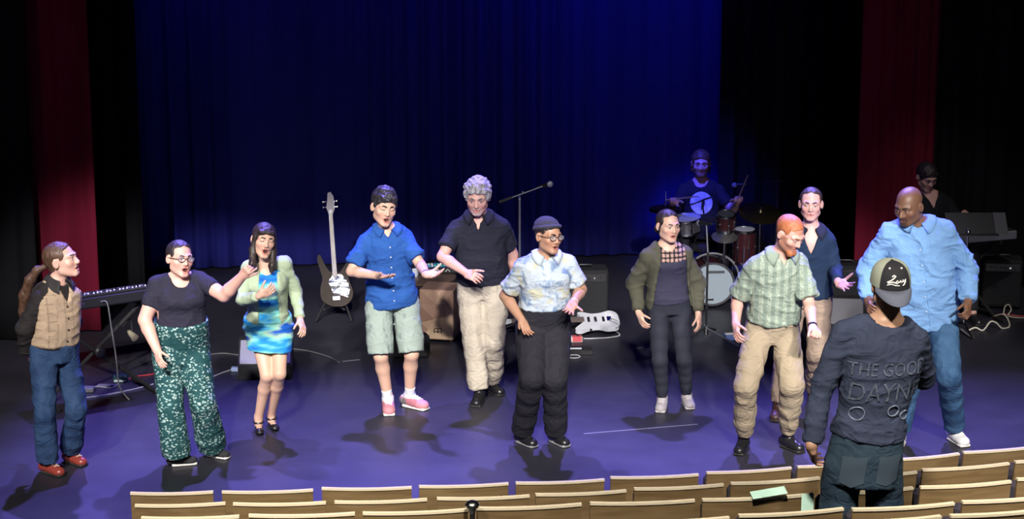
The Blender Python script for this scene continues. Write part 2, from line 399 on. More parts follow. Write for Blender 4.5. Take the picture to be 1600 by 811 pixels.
class Solid:
    def __init__(s, prims, h=.012, fine=(), pad=.02):
        lo = np.full(3, 1e9); hi = -lo
        for p in prims:
            if p['op'] == 'u':
                a, b = _bb(p); lo = np.minimum(lo, a); hi = np.maximum(hi, b)
        lo -= pad; hi += pad
        s.ax = [axis_pts(lo[i], hi[i], h, [(a[i], b[i], f) for a, b, f in fine]) for i in range(3)]
        s.F = np.full([len(a) for a in s.ax], .25, np.float32)
        for p in prims: s.apply(p)
    def apply(s, p):
        a, b = _bb(p); m = p['k']+.03; sl = []
        for i in range(3):
            i0 = max(np.searchsorted(s.ax[i], a[i]-m)-1, 0); i1 = min(np.searchsorted(s.ax[i], b[i]+m)+1, len(s.ax[i]))
            if i1 <= i0: return
            sl.append(slice(i0, i1))
        X, Y, Z = s.ax[0][sl[0]][:, None, None], s.ax[1][sl[1]][None, :, None], s.ax[2][sl[2]][None, None, :]
        d = np.broadcast_to(_dist(p, X, Y, Z), [q.stop-q.start for q in sl]).astype(np.float32); sl = tuple(sl)
        if p['op'] == 'u': s.F[sl] = smin(s.F[sl], d, p['k'])
        elif p['op'] == 's': s.F[sl] = -smin(-s.F[sl], d, p['k'])
        elif p['op'] == 'i':
            n = np.full_like(s.F, .25); n[sl] = d; s.F = np.maximum(s.F, n)
    def sample(s, P):
        ix, fr = [], []
        for i in range(3):
            j = np.clip(np.searchsorted(s.ax[i], P[:, i])-1, 0, len(s.ax[i])-2); ix.append(j)
            fr.append(np.clip((P[:, i]-s.ax[i][j])/(s.ax[i][j+1]-s.ax[i][j]), 0, 1))
        v = 0
        for a in (0, 1):
            for b in (0, 1):
                for c in (0, 1):
                    v = v+s.F[ix[0]+a, ix[1]+b, ix[2]+c]*(fr[0] if a else 1-fr[0])*(fr[1] if b else 1-fr[1])*(fr[2] if c else 1-fr[2])
        inside = np.all([(P[:, i] > s.ax[i][0]) & (P[:, i] < s.ax[i][-1]) for i in range(3)], axis=0)
        return np.where(inside, v, .25)
    def mesh(s):
        F = s.F; F[0] = F[-1] = .1; F[:, 0] = F[:, -1] = .1; F[:, :, 0] = F[:, :, -1] = .1
        S = F < 0; n = np.array(F.shape)
        c = np.zeros(n-1, np.int8)
        for a in (0, 1):
            for b in (0, 1):
                for d in (0, 1): c += S[a:n[0]-1+a, b:n[1]-1+b, d:n[2]-1+d]
        act = (c > 0) & (c < 8); I = np.argwhere(act); vid = np.full(act.shape, -1, np.int32); vid[act] = np.arange(len(I))
        P = np.zeros((len(I), 3)); cnt = np.zeros(len(I))
        cor = [np.array(q) for q in ((0, 0, 0), (1, 0, 0), (0, 1, 0), (1, 1, 0), (0, 0, 1), (1, 0, 1), (0, 1, 1), (1, 1, 1))]
        fv = [F[tuple((I+q).T)] for q in cor]
        co = [np.stack([s.ax[i][I[:, i]+q[i]] for i in range(3)], 1) for q in cor]
        for i, j in ((0, 1), (2, 3), (4, 5), (6, 7), (0, 2), (1, 3), (4, 6), (5, 7), (0, 4), (1, 5), (2, 6), (3, 7)):
            x = (fv[i] < 0) != (fv[j] < 0)
            t = np.where(x, fv[i]/(fv[i]-fv[j]+1e-12), 0)[:, None]
            P += np.where(x[:, None], co[i]+(co[j]-co[i])*t, 0); cnt += x
        P /= cnt[:, None]; Q = []
        for ax in range(3):
            b, d = (ax+1) % 3, (ax+2) % 3
            A = [slice(1, -1)]*3; B = [slice(1, -1)]*3; A[ax] = slice(0, -1); B[ax] = slice(1, None)
            s0, s1 = S[tuple(A)], S[tuple(B)]; E = np.argwhere(s0 != s1)
            if not len(E): continue
            fl = s0[tuple(E.T)]; E = E.copy(); E[:, b] += 1; E[:, d] += 1
            def cell(ob, od):
                q = E.copy(); q[:, b] -= ob; q[:, d] -= od; return vid[tuple(q.T)]
            q = np.stack([cell(1, 1), cell(0, 1), cell(0, 0), cell(1, 0)], 1)
            q[~fl] = q[~fl][:, ::-1]; Q.append(q)
        Q = np.concatenate(Q); return P, Q
def vnormals(P, Q):
    n = np.cross(P[Q[:, 2]]-P[Q[:, 0]], P[Q[:, 3]]-P[Q[:, 1]]); N = np.zeros_like(P)
    for i in range(4): np.add.at(N, Q[:, i], n)
    return N/(np.linalg.norm(N, axis=1, keepdims=True)+1e-12)
def relax(P, Q, it=1, w=.5):
    for _ in range(it):
        A = np.zeros_like(P); c = np.zeros(len(P))
        for i in range(4):
            for j in (1, 3): np.add.at(A, Q[:, i], P[Q[:, (i+j) % 4]]); np.add.at(c, Q[:, i], 1)
        P = P+(A/c[:, None]-P)*w
    return P
def vnoise(P, seed=0):
    i = np.floor(P).astype(np.int64); f = P-i; f = f*f*(3-2*f); v = 0
    def hs(a, b, c):
        h = (a*374761393+b*668265263+c*2147483647+seed*974634781) & 0xffffffff
        h = ((h ^ (h >> 13))*1274126177) & 0xffffffff; return ((h ^ (h >> 16)) & 0xffff)/65535.0
    for a in (0, 1):
        for b in (0, 1):
            for c in (0, 1):
                v = v+hs(i[:, 0]+a, i[:, 1]+b, i[:, 2]+c)*(f[:, 0] if a else 1-f[:, 0])*(f[:, 1] if b else 1-f[:, 1])*(f[:, 2] if c else 1-f[:, 2])
    return v
def folds(P, sc=(7, 7, 12), seed=0):
    """ridged cloth-fold height 0..1"""
    q = P*np.array(sc); w = vnoise(q*.6+11, seed+5)[:, None]*np.array([1.6, 1.2, 1.4])
    a = 1-np.abs(2*vnoise(q+w, seed)-1); b = 1-np.abs(2*vnoise(q*2.1+w*1.5+3, seed+1)-1)
    return .7*a**3+.3*b**3

# ------------------------------------------------------------------ people
def head_prims(c, R, s, o):
    """skull, face and ears in head space: x across, -y out of the face, z up; about 0.23 m tall at s = 1"""
    T = lambda x, y, z: c+R@(np.array([x, y, z])*s)
    fw = o.get('face_w', 1.0); jw = o.get('jaw', 1.0); op = o.get('mouth', 0.0); P = []
    P.append(ell(T(0, .014, .040), np.array([.074, .094, .080])*s, R, .0))
    P.append(ell(T(0, -.020, -.022), np.array([.065*fw, .072, .080])*s, R, .03*s))
    P.append(cone(T(-.047*jw, -.004, -.056), T(-.013, -.066, -.088-.012*op), .021*s, .019*s, .02*s))
    P.append(cone(T(.047*jw, -.004, -.056), T(.013, -.066, -.088-.012*op), .021*s, .019*s, .02*s))
    for q in (-1, 1):
        P.append(ell(T(q*.040*fw, -.058, -.018), np.array([.022, .020, .019])*s, R, .018*s))        # cheekbone
        P.append(cone(T(q*.012, -.084, .026), T(q*.046, -.068, .026), .011*s, .010*s, .012*s))        # brow
        P.append(ell(T(q*.031, -.096, .008), np.array([.018, .015, .010])*s, R, .007*s, 's'))         # eye socket
        if o.get('closed', False) or True:
            P.append(ell(T(q*.031, -.0765, .0090), np.array([.0145, .0125, .0100 if o.get('closed') else .0080])*s, R, .004*s))
    P.append(cone(T(0, -.083, .016), T(0, -.101, -.025), .0080*s, .0112*s*o.get('nose', 1), .008*s))
    for q in (-1, 1): P.append(ell(T(q*.011*o.get('nose', 1), -.092, -.028), .0085*s, R, .005*s))
    P.append(cone(T(-.016, -.083, -.0535+.004*op), T(.016, -.083, -.0535+.004*op), .0068*s, None, .006*s))
    P.append(cone(T(-.013, -.082, -.067-.016*op), T(.013, -.082, -.067-.016*op), .0075*s, None, .006*s))
    P.append(ell(T(0, -.094, -.060-.006*op), np.array([.017-.002*op, .022, .0018+.0115*op])*s, R, .003*s, 's'))
    for q in (-1, 1):
        P.append(ell(T(q*.079, .012, .0), np.array([.0095, .020, .031])*s, R@rotm(q*-22), .006*s))
        P.append(ell(T(q*.0885, .006, .002), np.array([.006, .010, .018])*s, R@rotm(q*-22), .004*s, 's'))
    return P
def hand_prims(W, d, pn, s, side, curl=25, spread=5, thumb=35):
    """palm + four fingers + thumb.  d: wrist->knuckles, pn: out of the palm, side: +1 if the thumb is along cross(d,pn)"""
    d = nrm(d); pn = nrm(pn-d*(pn@d)); sd = np.cross(d, pn)*side; P = []
    R = np.stack([sd, d, pn], 1)
    P.append(rbox(W+d*.050*s-sd*.002*s, np.array([.038, .046, .0145])*s, .013*s, R, .012*s))
    P.append(cone(W-d*.015*s, W+d*.03*s, .024*s, .024*s, .015*s))
    P.append(ell(W+d*.035*s+sd*.024*s+pn*.008*s, np.array([.018, .030, .015])*s, R, .012*s))
    for i, (off, L, r) in enumerate(((.029, .070, .0088), (.0098, .079, .0090), (-.0098, .073, .0086), (-.0285, .056, .0078))):
        a = math.radians((1.5-i)*spread); fd = nrm(d*math.cos(a)+sd*math.sin(a)); ax = fd; p = W+d*.090*s+sd*off*s
        cr = curl if not hasattr(curl, '__len__') else curl[i]
        ang = 0
        for j, fr in enumerate((.45, .30, .25)):
            ang += math.radians(cr*(.7, 1.05, .75)[j]); v = fd*math.cos(ang)+pn*math.sin(ang)
            q = p+v*L*fr*s; P.append(cone(p, q, r*(1, .95, .88)[j]*s, r*(.95, .88, .74)[j]*s, .0035*s)); p = q
    t0 = W+d*.028*s+sd*.028*s; ta = math.radians(thumb)
    v = nrm(d*math.cos(ta)+sd*math.sin(ta)+pn*.30); p1 = t0+v*.042*s
    v2 = nrm(v+d*.25+pn*.15*(1+curl[0]/40 if hasattr(curl, '__len__') else 1+curl/40)); p2 = p1+v2*.032*s; p3 = p2+nrm(v2+d*.2+pn*.15)*.026*s
    P += [cone(t0, p1, .0125*s, .0105*s, .008*s), cone(p1, p2, .0105*s, .0098*s, .003*s), cone(p2, p3, .0098*s, .0075*s, .003*s)]
    return P

class Person: pass
def make_person(sp):
    """sp: pixel joints (image-left 'a', image-right 'b') + build; returns joints in metres"""
    J = Person(); J.sp = sp; H = sp['H']; J.H = H; u = H/1.75; J.u = u
    zf = sp.get('floor', 0.0)
    J.seated = 'Y0' in sp
    if J.seated: J.Y0 = sp['Y0']
    else:
        if 'ankle' in sp:
            J.A = {k: np.array([*sp['ankle'][k], zf+.085*u]) for k in 'ab'}; J.T = {k: J.A[k]+np.array([(-.03 if k == 'a' else .05), .15, -.05]) for k in 'ab'}
        else:
            J.A = {k: on_z(*sp['an'+k], zf+.085*u) for k in 'ab'}
            J.T = {k: on_z(*sp['toe'+k], zf+.03) for k in 'ab'}
        J.Y0 = (J.A['a'][1]+J.A['b'][1])/2
    yaw = math.radians(sp.get('yaw', 0)); J.yaw = sp.get('yaw', 0)
    J.f = np.array([math.sin(yaw), -math.cos(yaw), 0]); J.e = np.array([math.cos(yaw), math.sin(yaw), 0])
    if sp.get('back'): J.f = -J.f; J.yaw += 180
    hipY = J.Y0+sp.get('hipdy', 0); nkY = hipY-sp.get('lean', 0)
    hz = zf+sp.get('hipz', .515)*H
    J.hip = np.array([(sp['hip']-800)/FPX*(hipY*math.cos(PITCH)+(CAMH-hz)*math.sin(PITCH)), hipY, hz]); J.neck = on_y(sp['neck'][0], sp['neck'][1]-8*sp.get('nk', 1), nkY)
    sw = sp.get('sw', .175)*u; J.sw = sw
    J.up = nrm(J.neck-J.hip)
    J.S = {k: on_y(*sp['sh'+k], nkY+(1 if k == 'b' else -1)*math.sin(yaw)*sw*.9) for k in 'ab'}
    for k, q in (('a', 1), ('b', -1)): J.S[k] = J.S[k]-J.up*.020*u+J.e*q*.016*u
    ua, fa = sp.get('ua', .172)*H, sp.get('fa', .150)*H
    J.E = {}; J.W = {}; J.Hd = {}; J.pn = {}
    for k in 'ab':
        x, y, sg = sp['el'+k]; J.E[k] = reach(J.S[k], x, y, ua, sg)
        x, y, sg = sp['wr'+k]; J.W[k] = reach(J.E[k], x, y, fa, sg)
        x, y, sg = sp['hd'+k]; J.Hd[k] = nrm(reach(J.W[k], x, y, .10*H, sg)-J.W[k])
    hw = sp.get('hw', .092)*u
    J.HP = {'a': J.hip-J.e*hw, 'b': J.hip+J.e*hw}; J.K = {}
    if J.seated:
        for k, q in (('a', -1), ('b', 1)):
            J.K[k] = J.HP[k]+J.f*.42*u+J.e*q*.10+np.array([0, 0, .02])
        J.A = {k: np.array([*(J.K[k]+J.f*.05)[:2], zf+.085*u]) for k in 'ab'}
        J.T = {k: J.A[k]+J.f*.15 for k in 'ab'}
    else:
        for k in 'ab':
            if 'kn'+k in sp: x, y, sg = sp['kn'+k]; J.K[k] = reach(J.HP[k], x, y, .245*H, sg)
            else: J.K[k] = (J.HP[k]+J.A[k])/2+J.f*.03
    hy, hp, hr = sp['face']; J.HR = rotm(hy, hp, hr); J.hs = sp.get('hs', 1.0)
    hd = sp.get('hdy', .03); J.HC = on_y(*sp['head'], nkY-hd)
    J.base = np.array([*(((J.A['a']+J.A['b'])/2)[:2] if not J.seated else J.hip[:2]), zf])
    # torso cross-sections bottom to top
    g = sp.get('girth', {}); L = np.linalg.norm(J.neck-J.hip); d = sp.get('depth', 1.0); belly = g.get('belly', 0.0)
    def S(t, rx, ry, fo=0.0): return (J.hip+J.up*(t*L)+J.f*fo, rx*u, ry*u*d)
    hip, wa, ch, shd = g.get('hip', .165), g.get('waist', .140), g.get('chest', .162), g.get('shoulder', .150)
    bust = g.get('bust', 0.0)
    J.st = smooth_stations([S(-.12, hip*.70, .085), S(-.05, hip*.98, .118), S(.08, hip, .122), S(.22, (hip+wa)/2, .112+belly*.5, belly*.5), S(.38, wa, .105+belly, belly*.8),
                            S(.55, (wa+ch)/2, .110+belly*.5+bust*.2, belly*.4), S(.70, ch, .115+bust*.5, bust*.45), S(.82, ch*.95, .106+bust*.2, bust*.2), S(.92, shd*.76, .082), S(1.0, .070, .058)])
    al, ll = sp.get('arm', 1.0)*u, sp.get('leg', 1.0)*u; J.al, J.ll = al, ll
    J.rad = dict(ua=(.050*al, .040*al), fa=(.041*al, .027*al), th=(.084*ll, .056*ll), sh=(.053*ll, .036*ll))
    J.parts = {}; J.fields = []
    J.root = thing('person', sp['label'], 'person', J.base)
    print('PERSON %-22s Y0=%.2f hipz=%.2f neckz=%.2f headz=%.2f ua=%.2f/%.2f fa=%.2f/%.2f thigh=%.2f/%.2f shin=%.2f/%.2f trunk=%.2f shw=%.2f' % (
        sp['label'][:22], J.Y0, J.hip[2]-zf, J.neck[2]-zf, J.HC[2]-zf, *[np.linalg.norm(J.E[k]-J.S[k]) for k in 'ab'], *[np.linalg.norm(J.W[k]-J.E[k]) for k in 'ab'],
        *[np.linalg.norm(J.K[k]-J.HP[k]) for k in 'ab'], *[np.linalg.norm(J.A[k]-J.K[k]) for k in 'ab'], L, np.linalg.norm(J.S['a']-J.S['b'])))
    return J
def grow(st, e, lo=None, hi=None, boxy=0.0, J=None, hem=0.0):
    """cross-sections let out by e, trimmed to a span (fractions of hip-neck), optionally hanging straight"""
    C0 = J.hip; L = np.linalg.norm(J.neck-J.hip); out = []
    T = [((c-C0)@J.up)/L for c, _, _ in st]
    ref = [(s[1], s[2]) for s, t in zip(st, T) if .5 < t < .8]; bx = max(r[0] for r in ref); by = max(r[1] for r in ref)
    g = 40; lo = T[0] if lo is None else lo; hi = T[-1] if hi is None else hi
    for i in range(g+1):
        t = lo+(hi-lo)*i/g
        c = np.array([np.interp(t, T, [s[0][j] for s in st]) for j in range(3)])
        if t < T[0]: c = c+J.up*(t-T[0])*L
        rx = np.interp(t, T, [s[1] for s in st]); ry = np.interp(t, T, [s[2] for s in st])
        if t < .05: rx = max(rx, np.interp(.05, T, [s[1] for s in st])); ry = max(ry, np.interp(.05, T, [s[2] for s in st]))
        if t < .75: rx = rx+(max(rx, bx)-rx)*boxy; ry = ry+(max(ry, by)-ry)*boxy
        hf = hem*min(1, max(0, (.34-t)/.30)); out.append((c, rx+e+hf, ry+e+hf))
    return out
def arm_pt(J, k, t):
    """t 0..1 along the upper arm, 1..2 along the forearm"""
    return J.S[k]+(J.E[k]-J.S[k])*t if t <= 1 else J.E[k]+(J.W[k]-J.E[k])*(t-1)
def arm_r(J, t):
    a, b = J.rad['ua']; c, d = J.rad['fa']
    return a+(b-a)*t if t <= 1 else c+(d-c)*(t-1)
def leg_pt(J, k, t):
    return J.HP[k]+(J.K[k]-J.HP[k])*t if t <= 1 else J.K[k]+(J.A[k]-J.K[k])*(t-1)
def leg_r(J, t):
    a, b = J.rad['th']; c, d = J.rad['sh']
    return a+(b-a)*t if t <= 1 else c+(d-c)*(t-1)
def add_mesh(J, name, sol, m, fold=0.0, fsc=(7, 7, 12), paint=None, seed=0, rel=1, parent=None, field=True):
    P, Q = sol.mesh(); P = relax(P, Q, rel)
    if fold:
        N = vnormals(P, Q); P = P+N*((folds(P-J.base, fsc, seed+int(J.base[0]*10))-.22)*fold)[:, None]
    col = paint(P) if paint else None
    o = mesh_obj(name, P, Q, m, parent or J.root, True, col, J.base)
    if field: J.fields.append(sol)
    J.parts[name] = (o, P, Q); return o
def make_top(J, name, m, e=.014, sleeve=.75, se=.016, lo=-.12, hi=.97, boxy=.3, neck=.012, drop=.03, vee=0.0, fold=.012, h=.009, flare=.0,
             opening=None, paint=None, hem=0.0, k=.03, seed=0, wide=0.0, carve=False, extra=(), strap=1.0, rel=3):
    """shirt, tee, cardigan or vest; sleeve 0 none, <=1 upper arm fraction, up to 2 to the wrist"""
    u = J.u; pr = [loft(grow(J.st, e, lo, hi, boxy, J, hem), J.e, J.f, .02)]
    for k_ in 'ab':
        pr.append(cone(J.neck+(J.S[k_]-J.neck)*strap, J.neck-J.up*.005*u+J.e*(-1 if k_ == 'a' else 1)*.035*u, .043*J.al+e*.8, .030*u+e*.8, .03))
        if sleeve:
            n = 4; ts = np.linspace(0, min(sleeve, 1), n)
            for i in range(n-1): pr.append(cone(arm_pt(J, k_, ts[i]), arm_pt(J, k_, ts[i+1]), arm_r(J, ts[i])*(.90+.1*ts[i])+se*(.45+.55*ts[i])+flare*ts[i], arm_r(J, ts[i+1])*(.90+.1*ts[i+1])+se*(.45+.55*ts[i+1])+flare*ts[i+1], k if i == 0 else .008))
            if sleeve > 1: pr.append(cone(J.E[k_], arm_pt(J, k_, sleeve), arm_r(J, 1)+se+flare*.5, arm_r(J, sleeve)+se*.8+wide, .012))
        elif strap == 1.0: pr.append(ell(J.S[k_], .044*J.al+e*.8, None, .03))
    pr += list(extra)
    for k_ in 'ab':                                        # clean sleeve ends
        if sleeve:
            ed = nrm(arm_pt(J, k_, sleeve)-arm_pt(J, k_, sleeve-.1)); pe = arm_pt(J, k_, sleeve); rr = arm_r(J, sleeve)+se+flare+wide
            Rm = np.stack([nrm(np.cross(ed, (0.3, .2, 1))), np.cross(ed, nrm(np.cross(ed, (0.3, .2, 1)))), ed], 1)
            pr.append(rbox(pe+ed*.035, (rr+.008, rr+.008, .035), .004, Rm, .004, 's'))
            if carve and rr-arm_r(J, sleeve) > .014: pr.append(cone(pe-ed*.03, pe+ed*.03, rr-.011, None, .003, 's'))
    pr.append(cone(J.neck-J.up*.03*u+J.f*.004, J.neck+J.up*.10*u, .058*u+neck, .075*u+neck, .006, 's'))
    if drop: pr.append(ell(J.neck+J.f*(.075*u)+J.up*(.02-drop*.35), (.055*u+drop*.35, .07, .025+drop), rotm(J.yaw), .006, 's'))
    if vee:
        c = J.neck; Rv = rotm(J.yaw); V = vee
        pr.append(fnp(lambda x, y, z: np.maximum(np.abs(x)-np.maximum((z+V)*.42, 0), np.maximum(y-.0, -z-V)), c, V+.06, Rv, .004, 's'))
    if opening:                                            # open front of a cardigan: half width at hem / at neck
        w0, w1 = opening; Rv = np.stack([J.e, -J.f, J.up], 1); c = J.hip; LL = np.linalg.norm(J.neck-J.hip)
        pr.append(fnp(lambda x, y, z: np.maximum(np.abs(x)-np.clip(w0+(w1-w0)*(z/LL), .0, 1), y-.02), c, LL*1.25, Rv, .006, 's'))
    sol = Solid(pr, h); return add_mesh(J, name, sol, m, fold, (7, 7, 12), paint, seed, rel)
def make_trousers(J, m, e=.014, top=.22, to=1.93, fold=.014, h=.010, wide=None, name='trousers', fsc=(9, 9, 5), paint=None, te=None, carve=False, k=.025, seed=3, boxy=0):
    """wide: dict of leg fraction -> radius"""
    pr = [loft(grow(J.st, e if te is None else te, -.12, top, 0, J), J.e, J.f, .02)]
    n = 9; ts = list(np.linspace(0, min(to, 1), 5))+(list(np.linspace(1, to, 5))[1:] if to > 1 else [])
    def R(t):
        if wide: return float(np.interp(t, sorted(wide), [wide[q] for q in sorted(wide)]))*J.u
        return leg_r(J, t)+e
    for k_ in 'ab':
        for i in range(len(ts)-1): pr.append(cone(leg_pt(J, k_, ts[i]), leg_pt(J, k_, ts[i+1]), R(ts[i]), R(ts[i+1]), k if i < 1 else .03))
    for k_ in 'ab':
        ed = nrm(leg_pt(J, k_, to)-leg_pt(J, k_, to-.2)); pe = leg_pt(J, k_, to); ax = nrm(np.cross(ed, (0, 1, 0)))
        if not J.seated or to < 1: pr.append(rbox(pe+ed*.10, (.13, .13, .10), .004, np.stack([ax, np.cross(ed, ax), ed], 1), .004, 's'))
        if carve: pr.append(cone(pe-ed*.03, pe+ed*.05, R(to)-.015, None, .003, 's'))
    sol = Solid(pr, h); return add_mesh(J, name, sol, m, fold, fsc, paint, seed)
def make_belt(J, m, t=.20, w=.034, e=.018):
    L = np.linalg.norm(J.neck-J.hip); a = w/L/2
    sol = Solid([loft(grow(J.st, e, t-a, t+a, 0, J), J.e, J.f, 0)], .008); return add_mesh(J, 'belt', sol, m, 0, field=False)
def foot_frame(J, k):
    d = J.T[k]-J.A[k]; d[2] = 0; d = nrm(d); return d, np.array([-d[1], d[0], 0]), np.array([0, 0, 1.0])
def make_shoes(J, m, sole_m, style='shoe', h=.007, paint=None, lace=None, s=1.0, strap=None):
    u = J.u*s; zf = J.base[2]
    for k in 'ab':
        d, sd, up = foot_frame(J, k); A = J.A[k].copy(); A[2] = zf
        R = np.stack([sd, d, up], 1)
        hl = A-d*.045*u; tip = A+d*.155*u
        pr = [cone(hl+up*.045*u, A+d*.05*u+up*.042*u, .038*u, .036*u, 0), cone(A+d*.05*u+up*.040*u, tip-d*.035*u+up*.034*u, .038*u, .033*u, .03*u),
              ell(tip-d*.045*u+up*.030*u, np.array([.043, .048, .029])*u, R, .02*u)]
        if style == 'boot': pr.append(cone(A+up*.06*u, A+up*.16*u+nrm(J.K[k]-J.A[k])*.0, .043*u, .044*u, .02*u))
        elif style == 'sneaker': pr.append(cone(A+up*.055*u, A+up*.085*u, .041*u, .043*u, .02*u))
        elif style == 'pump':
            pr = [cone(hl+up*.050*u, A+d*.02*u+up*.045*u, .031*u, .028*u, 0), cone(A+d*.02*u+up*.035*u, tip-d*.03*u+up*.024*u, .030*u, .026*u, .02*u),
                  ell(tip-d*.045*u+up*.024*u, np.array([.037, .046, .022])*u, R, .02*u), rbox(A+d*.04*u+up*.075*u, np.array([.026, .052, .035])*u, .012, R, .01, 's'),
                  cone(hl+up*.03*u, hl+up*.008*u, .018*u, .013*u, .006)]
        else: pr.append(cone(A+up*.055*u, A+up*.075*u, .037*u, .036*u, .02*u))
        pr.append(rbox(A+d*.05*u-up*.10, (.12, .25, .112), .001, R, .002, 's'))
        sol = Solid(pr, h); P, Q = sol.mesh(); P = relax(P, Q, 1)
        o = mesh_obj('shoe', P, Q, m, J.root, True, paint(P, A, d, up) if paint else None, J.base)
        if style != 'pump':
            ps = [rbox(A+d*.055*u+up*.011, np.array([.040*u, .098*u, .012]), .010, R, 0), ell(tip-d*.045*u+up*.012, np.array([.044*u, .050*u, .013]), R, .006),
                  rbox(A+d*.05*u-up*.10, (.12, .25, .10), .001, R, .001, 's')]
            P, Q = Solid(ps, h).mesh(); mesh_obj('sole', P, Q, sole_m, o, True, None, J.base)
        if lace is not None:
            bvh = BVHTree.FromPolygons([tuple(p) for p in np.array(sol.mesh()[0])], [tuple(map(int, q)) for q in sol.mesh()[1]])
            for i in range(3):
                pts = []
                for x in np.linspace(-.022, .022, 5):
                    hit = bvh.ray_cast(Vector(A+d*(.055+.020*i)*u+sd*(x*u)+d*(x*.25)+up*.3), Vector((0, 0, -1)))
                    if hit[0] is not None: pts.append(np.array(hit[0])+up*.002)
                if len(pts) > 1: MB().tube(pts, .0042, 5).build('lace', lace, o, True, J.base)
        if strap is not None:
            pts = [A+up*.075*u+d*.005+nrm(sd*math.cos(a)+d*math.sin(a))*.040*u for a in np.linspace(0, 2*math.pi, 17)[:-1]]
            MB().tube(pts, .006, 6, True).build('strap', strap, o, True, J.base)
def make_body(J, skin, hand_m=None, h=.013):
    u = J.u; sp = J.sp; pr = [loft(J.st, J.e, J.f, .0)]
    rd = J.rad
    for k, q in (('a', -1), ('b', 1)):
        pr.append(cone(J.S[k], J.neck+J.up*.0*u+J.e*q*.033*u, .042*J.al, .030*u, .03))
        pr.append(cone(J.S[k], J.E[k], *rd['ua'], .03)); m_ = J.E[k]+(J.W[k]-J.E[k])*.3
        pr.append(cone(J.E[k], m_, rd['ua'][1]*.96, rd['fa'][0], .012)); pr.append(cone(m_, J.W[k], rd['fa'][0], rd['fa'][1], .012))
        pr.append(cone(J.HP[k], J.K[k], *rd['th'], .03)); c_ = J.K[k]+(J.A[k]-J.K[k])*.3-J.f*.018*u
        pr.append(cone(J.K[k], c_, rd['th'][1]*.93, rd['sh'][0], .02)); pr.append(cone(c_, J.A[k]+np.array([0, 0, .02]), rd['sh'][0], rd['sh'][1], .02))
        d, sd, up = foot_frame(J, k); A = J.A[k].copy(); A[2] = J.base[2]
        pr.append(cone(A+up*.05*u-d*.03*u, A+d*.12*u+up*.03*u, .030*u, .022*u, .02)); pr.append(cone(A+up*.05*u, J.A[k]+up*.03, .030*u, rd['sh'][1], .02))
        o = sp.get('hand'+k, {})
        pn = np.array(o.get('pn', (0, -1, 0)), float); side = o.get('side', (1 if k == 'a' else -1)*(-1 if sp.get('back') else 1))
        pr += hand_prims(J.W[k], J.Hd[k], pn, u*sp.get('hand', 1.0), side, o.get('curl', 22), o.get('spread', 5), o.get('thumb', 38))
    pr += [cone(J.neck-J.up*.05*u, J.HC+J.HR@np.array([0, .022, -.045])*J.hs, .056*u*sp.get('neckr', 1), .052*u*sp.get('neckr', 1), .03)]
    hp = head_prims(J.HC, J.HR, J.hs, sp.get('facial', {})); hp[0]['k'] = .02; pr += hp
    fine = [(J.HC-.125, J.HC+.12, .0046)]
    for k in 'ab':
        c = J.W[k]+J.Hd[k]*.085*u; fine.append((c-.115*u, c+.115*u, .0058))
    sol = Solid(pr, h, fine); P, Q = sol.mesh(); P = relax(P, Q, 1, .35); N = vnormals(P, Q)
    for f in J.fields:                                     # skin stays under the cloth
        dd = f.sample(P); P = P-N*np.where(dd < -.002, .009, 0)[:, None]
    col = np.tile(np.array(skin, float), (len(P), 1)); q = (P-J.HC)@J.HR/J.hs; fo = sp.get('facial', {})
    x, y, z = q[:, 0], q[:, 1], q[:, 2]; op = fo.get('mouth', 0.0); front = (y < -.05)
    def blend(mask, c, a=1.0):
        wv = (np.clip(mask, 0, 1)*a)[:, None]; col[:] = col*(1-wv)+np.array(c)*wv
    red = np.array(skin)*np.array([1.0, .72, .70])
    for s_ in (-1, 1): blend(np.exp(-(((x-s_*.042)/.022)**2+((z+.028)/.020)**2))*front, red, .5)
    lipc = fo.get('lip', tuple(np.array(skin)*np.array([.80, .46, .46])))
    blend(((((x/.024)**2+((z+.060+.006*op)/(.0125+.013*op))**2) < 1) & front).astype(float), lipc, .85)
    if op: blend(((((x/(.0165))**2+((z+.060+.006*op)/(.002+.0115*op))**2) < 1) & front).astype(float), (.05, .012, .014), .95)
    for s_ in (-1, 1):                                     # lash line
        ec = (x-s_*.031)
        blend(((np.abs(ec) < .015) & (np.abs(z-(.0035 if fo.get('closed') else .0145)+(ec/.015)**2*.003) < .0026) & (y < -.06)).astype(float), (.03, .02, .02), .8)
    if 'beard' in fo:
        bc, kind, amt = fo['beard']; nz = vnoise(q*260, 3)
        if kind == 'full': mk = ((z < -.035-.25*(y+.03)*(y > -.07)) & (y < .02) & (z > -.16)) | ((np.abs(x) > .056) & (z < .01) & (y < .0) & (y > -.045))
        elif kind == 'goatee': mk = (np.abs(x) < .030) & (z < -.040) & (y < -.045)
        else: mk = (z < -.036) & (y < .0)
        mouthm = ((x/.022)**2+((z+.060)/.011)**2) < 1
        blend((mk & ~mouthm & (z > -.125)).astype(float)*(.55+.45*nz), bc, amt)
    if 'scalp' in fo: blend(((z > .055+.5*(y+.07)*(y < 0)) | ((y > .03) & (z > -.05))).astype(float), fo['scalp'], .6)
    for k in 'ab':
        dk = np.linalg.norm(P-(J.W[k]+J.Hd[k]*.15*u), axis=1); blend(np.exp(-(dk/.05)**2), red, .45)
    sm = mat('skin', attr=True, rough=.48, bump=.05, bscale=220, sss=.10)
    o = mesh_obj('body', P, Q, sm, J.root, True, col, J.base); J.body = o
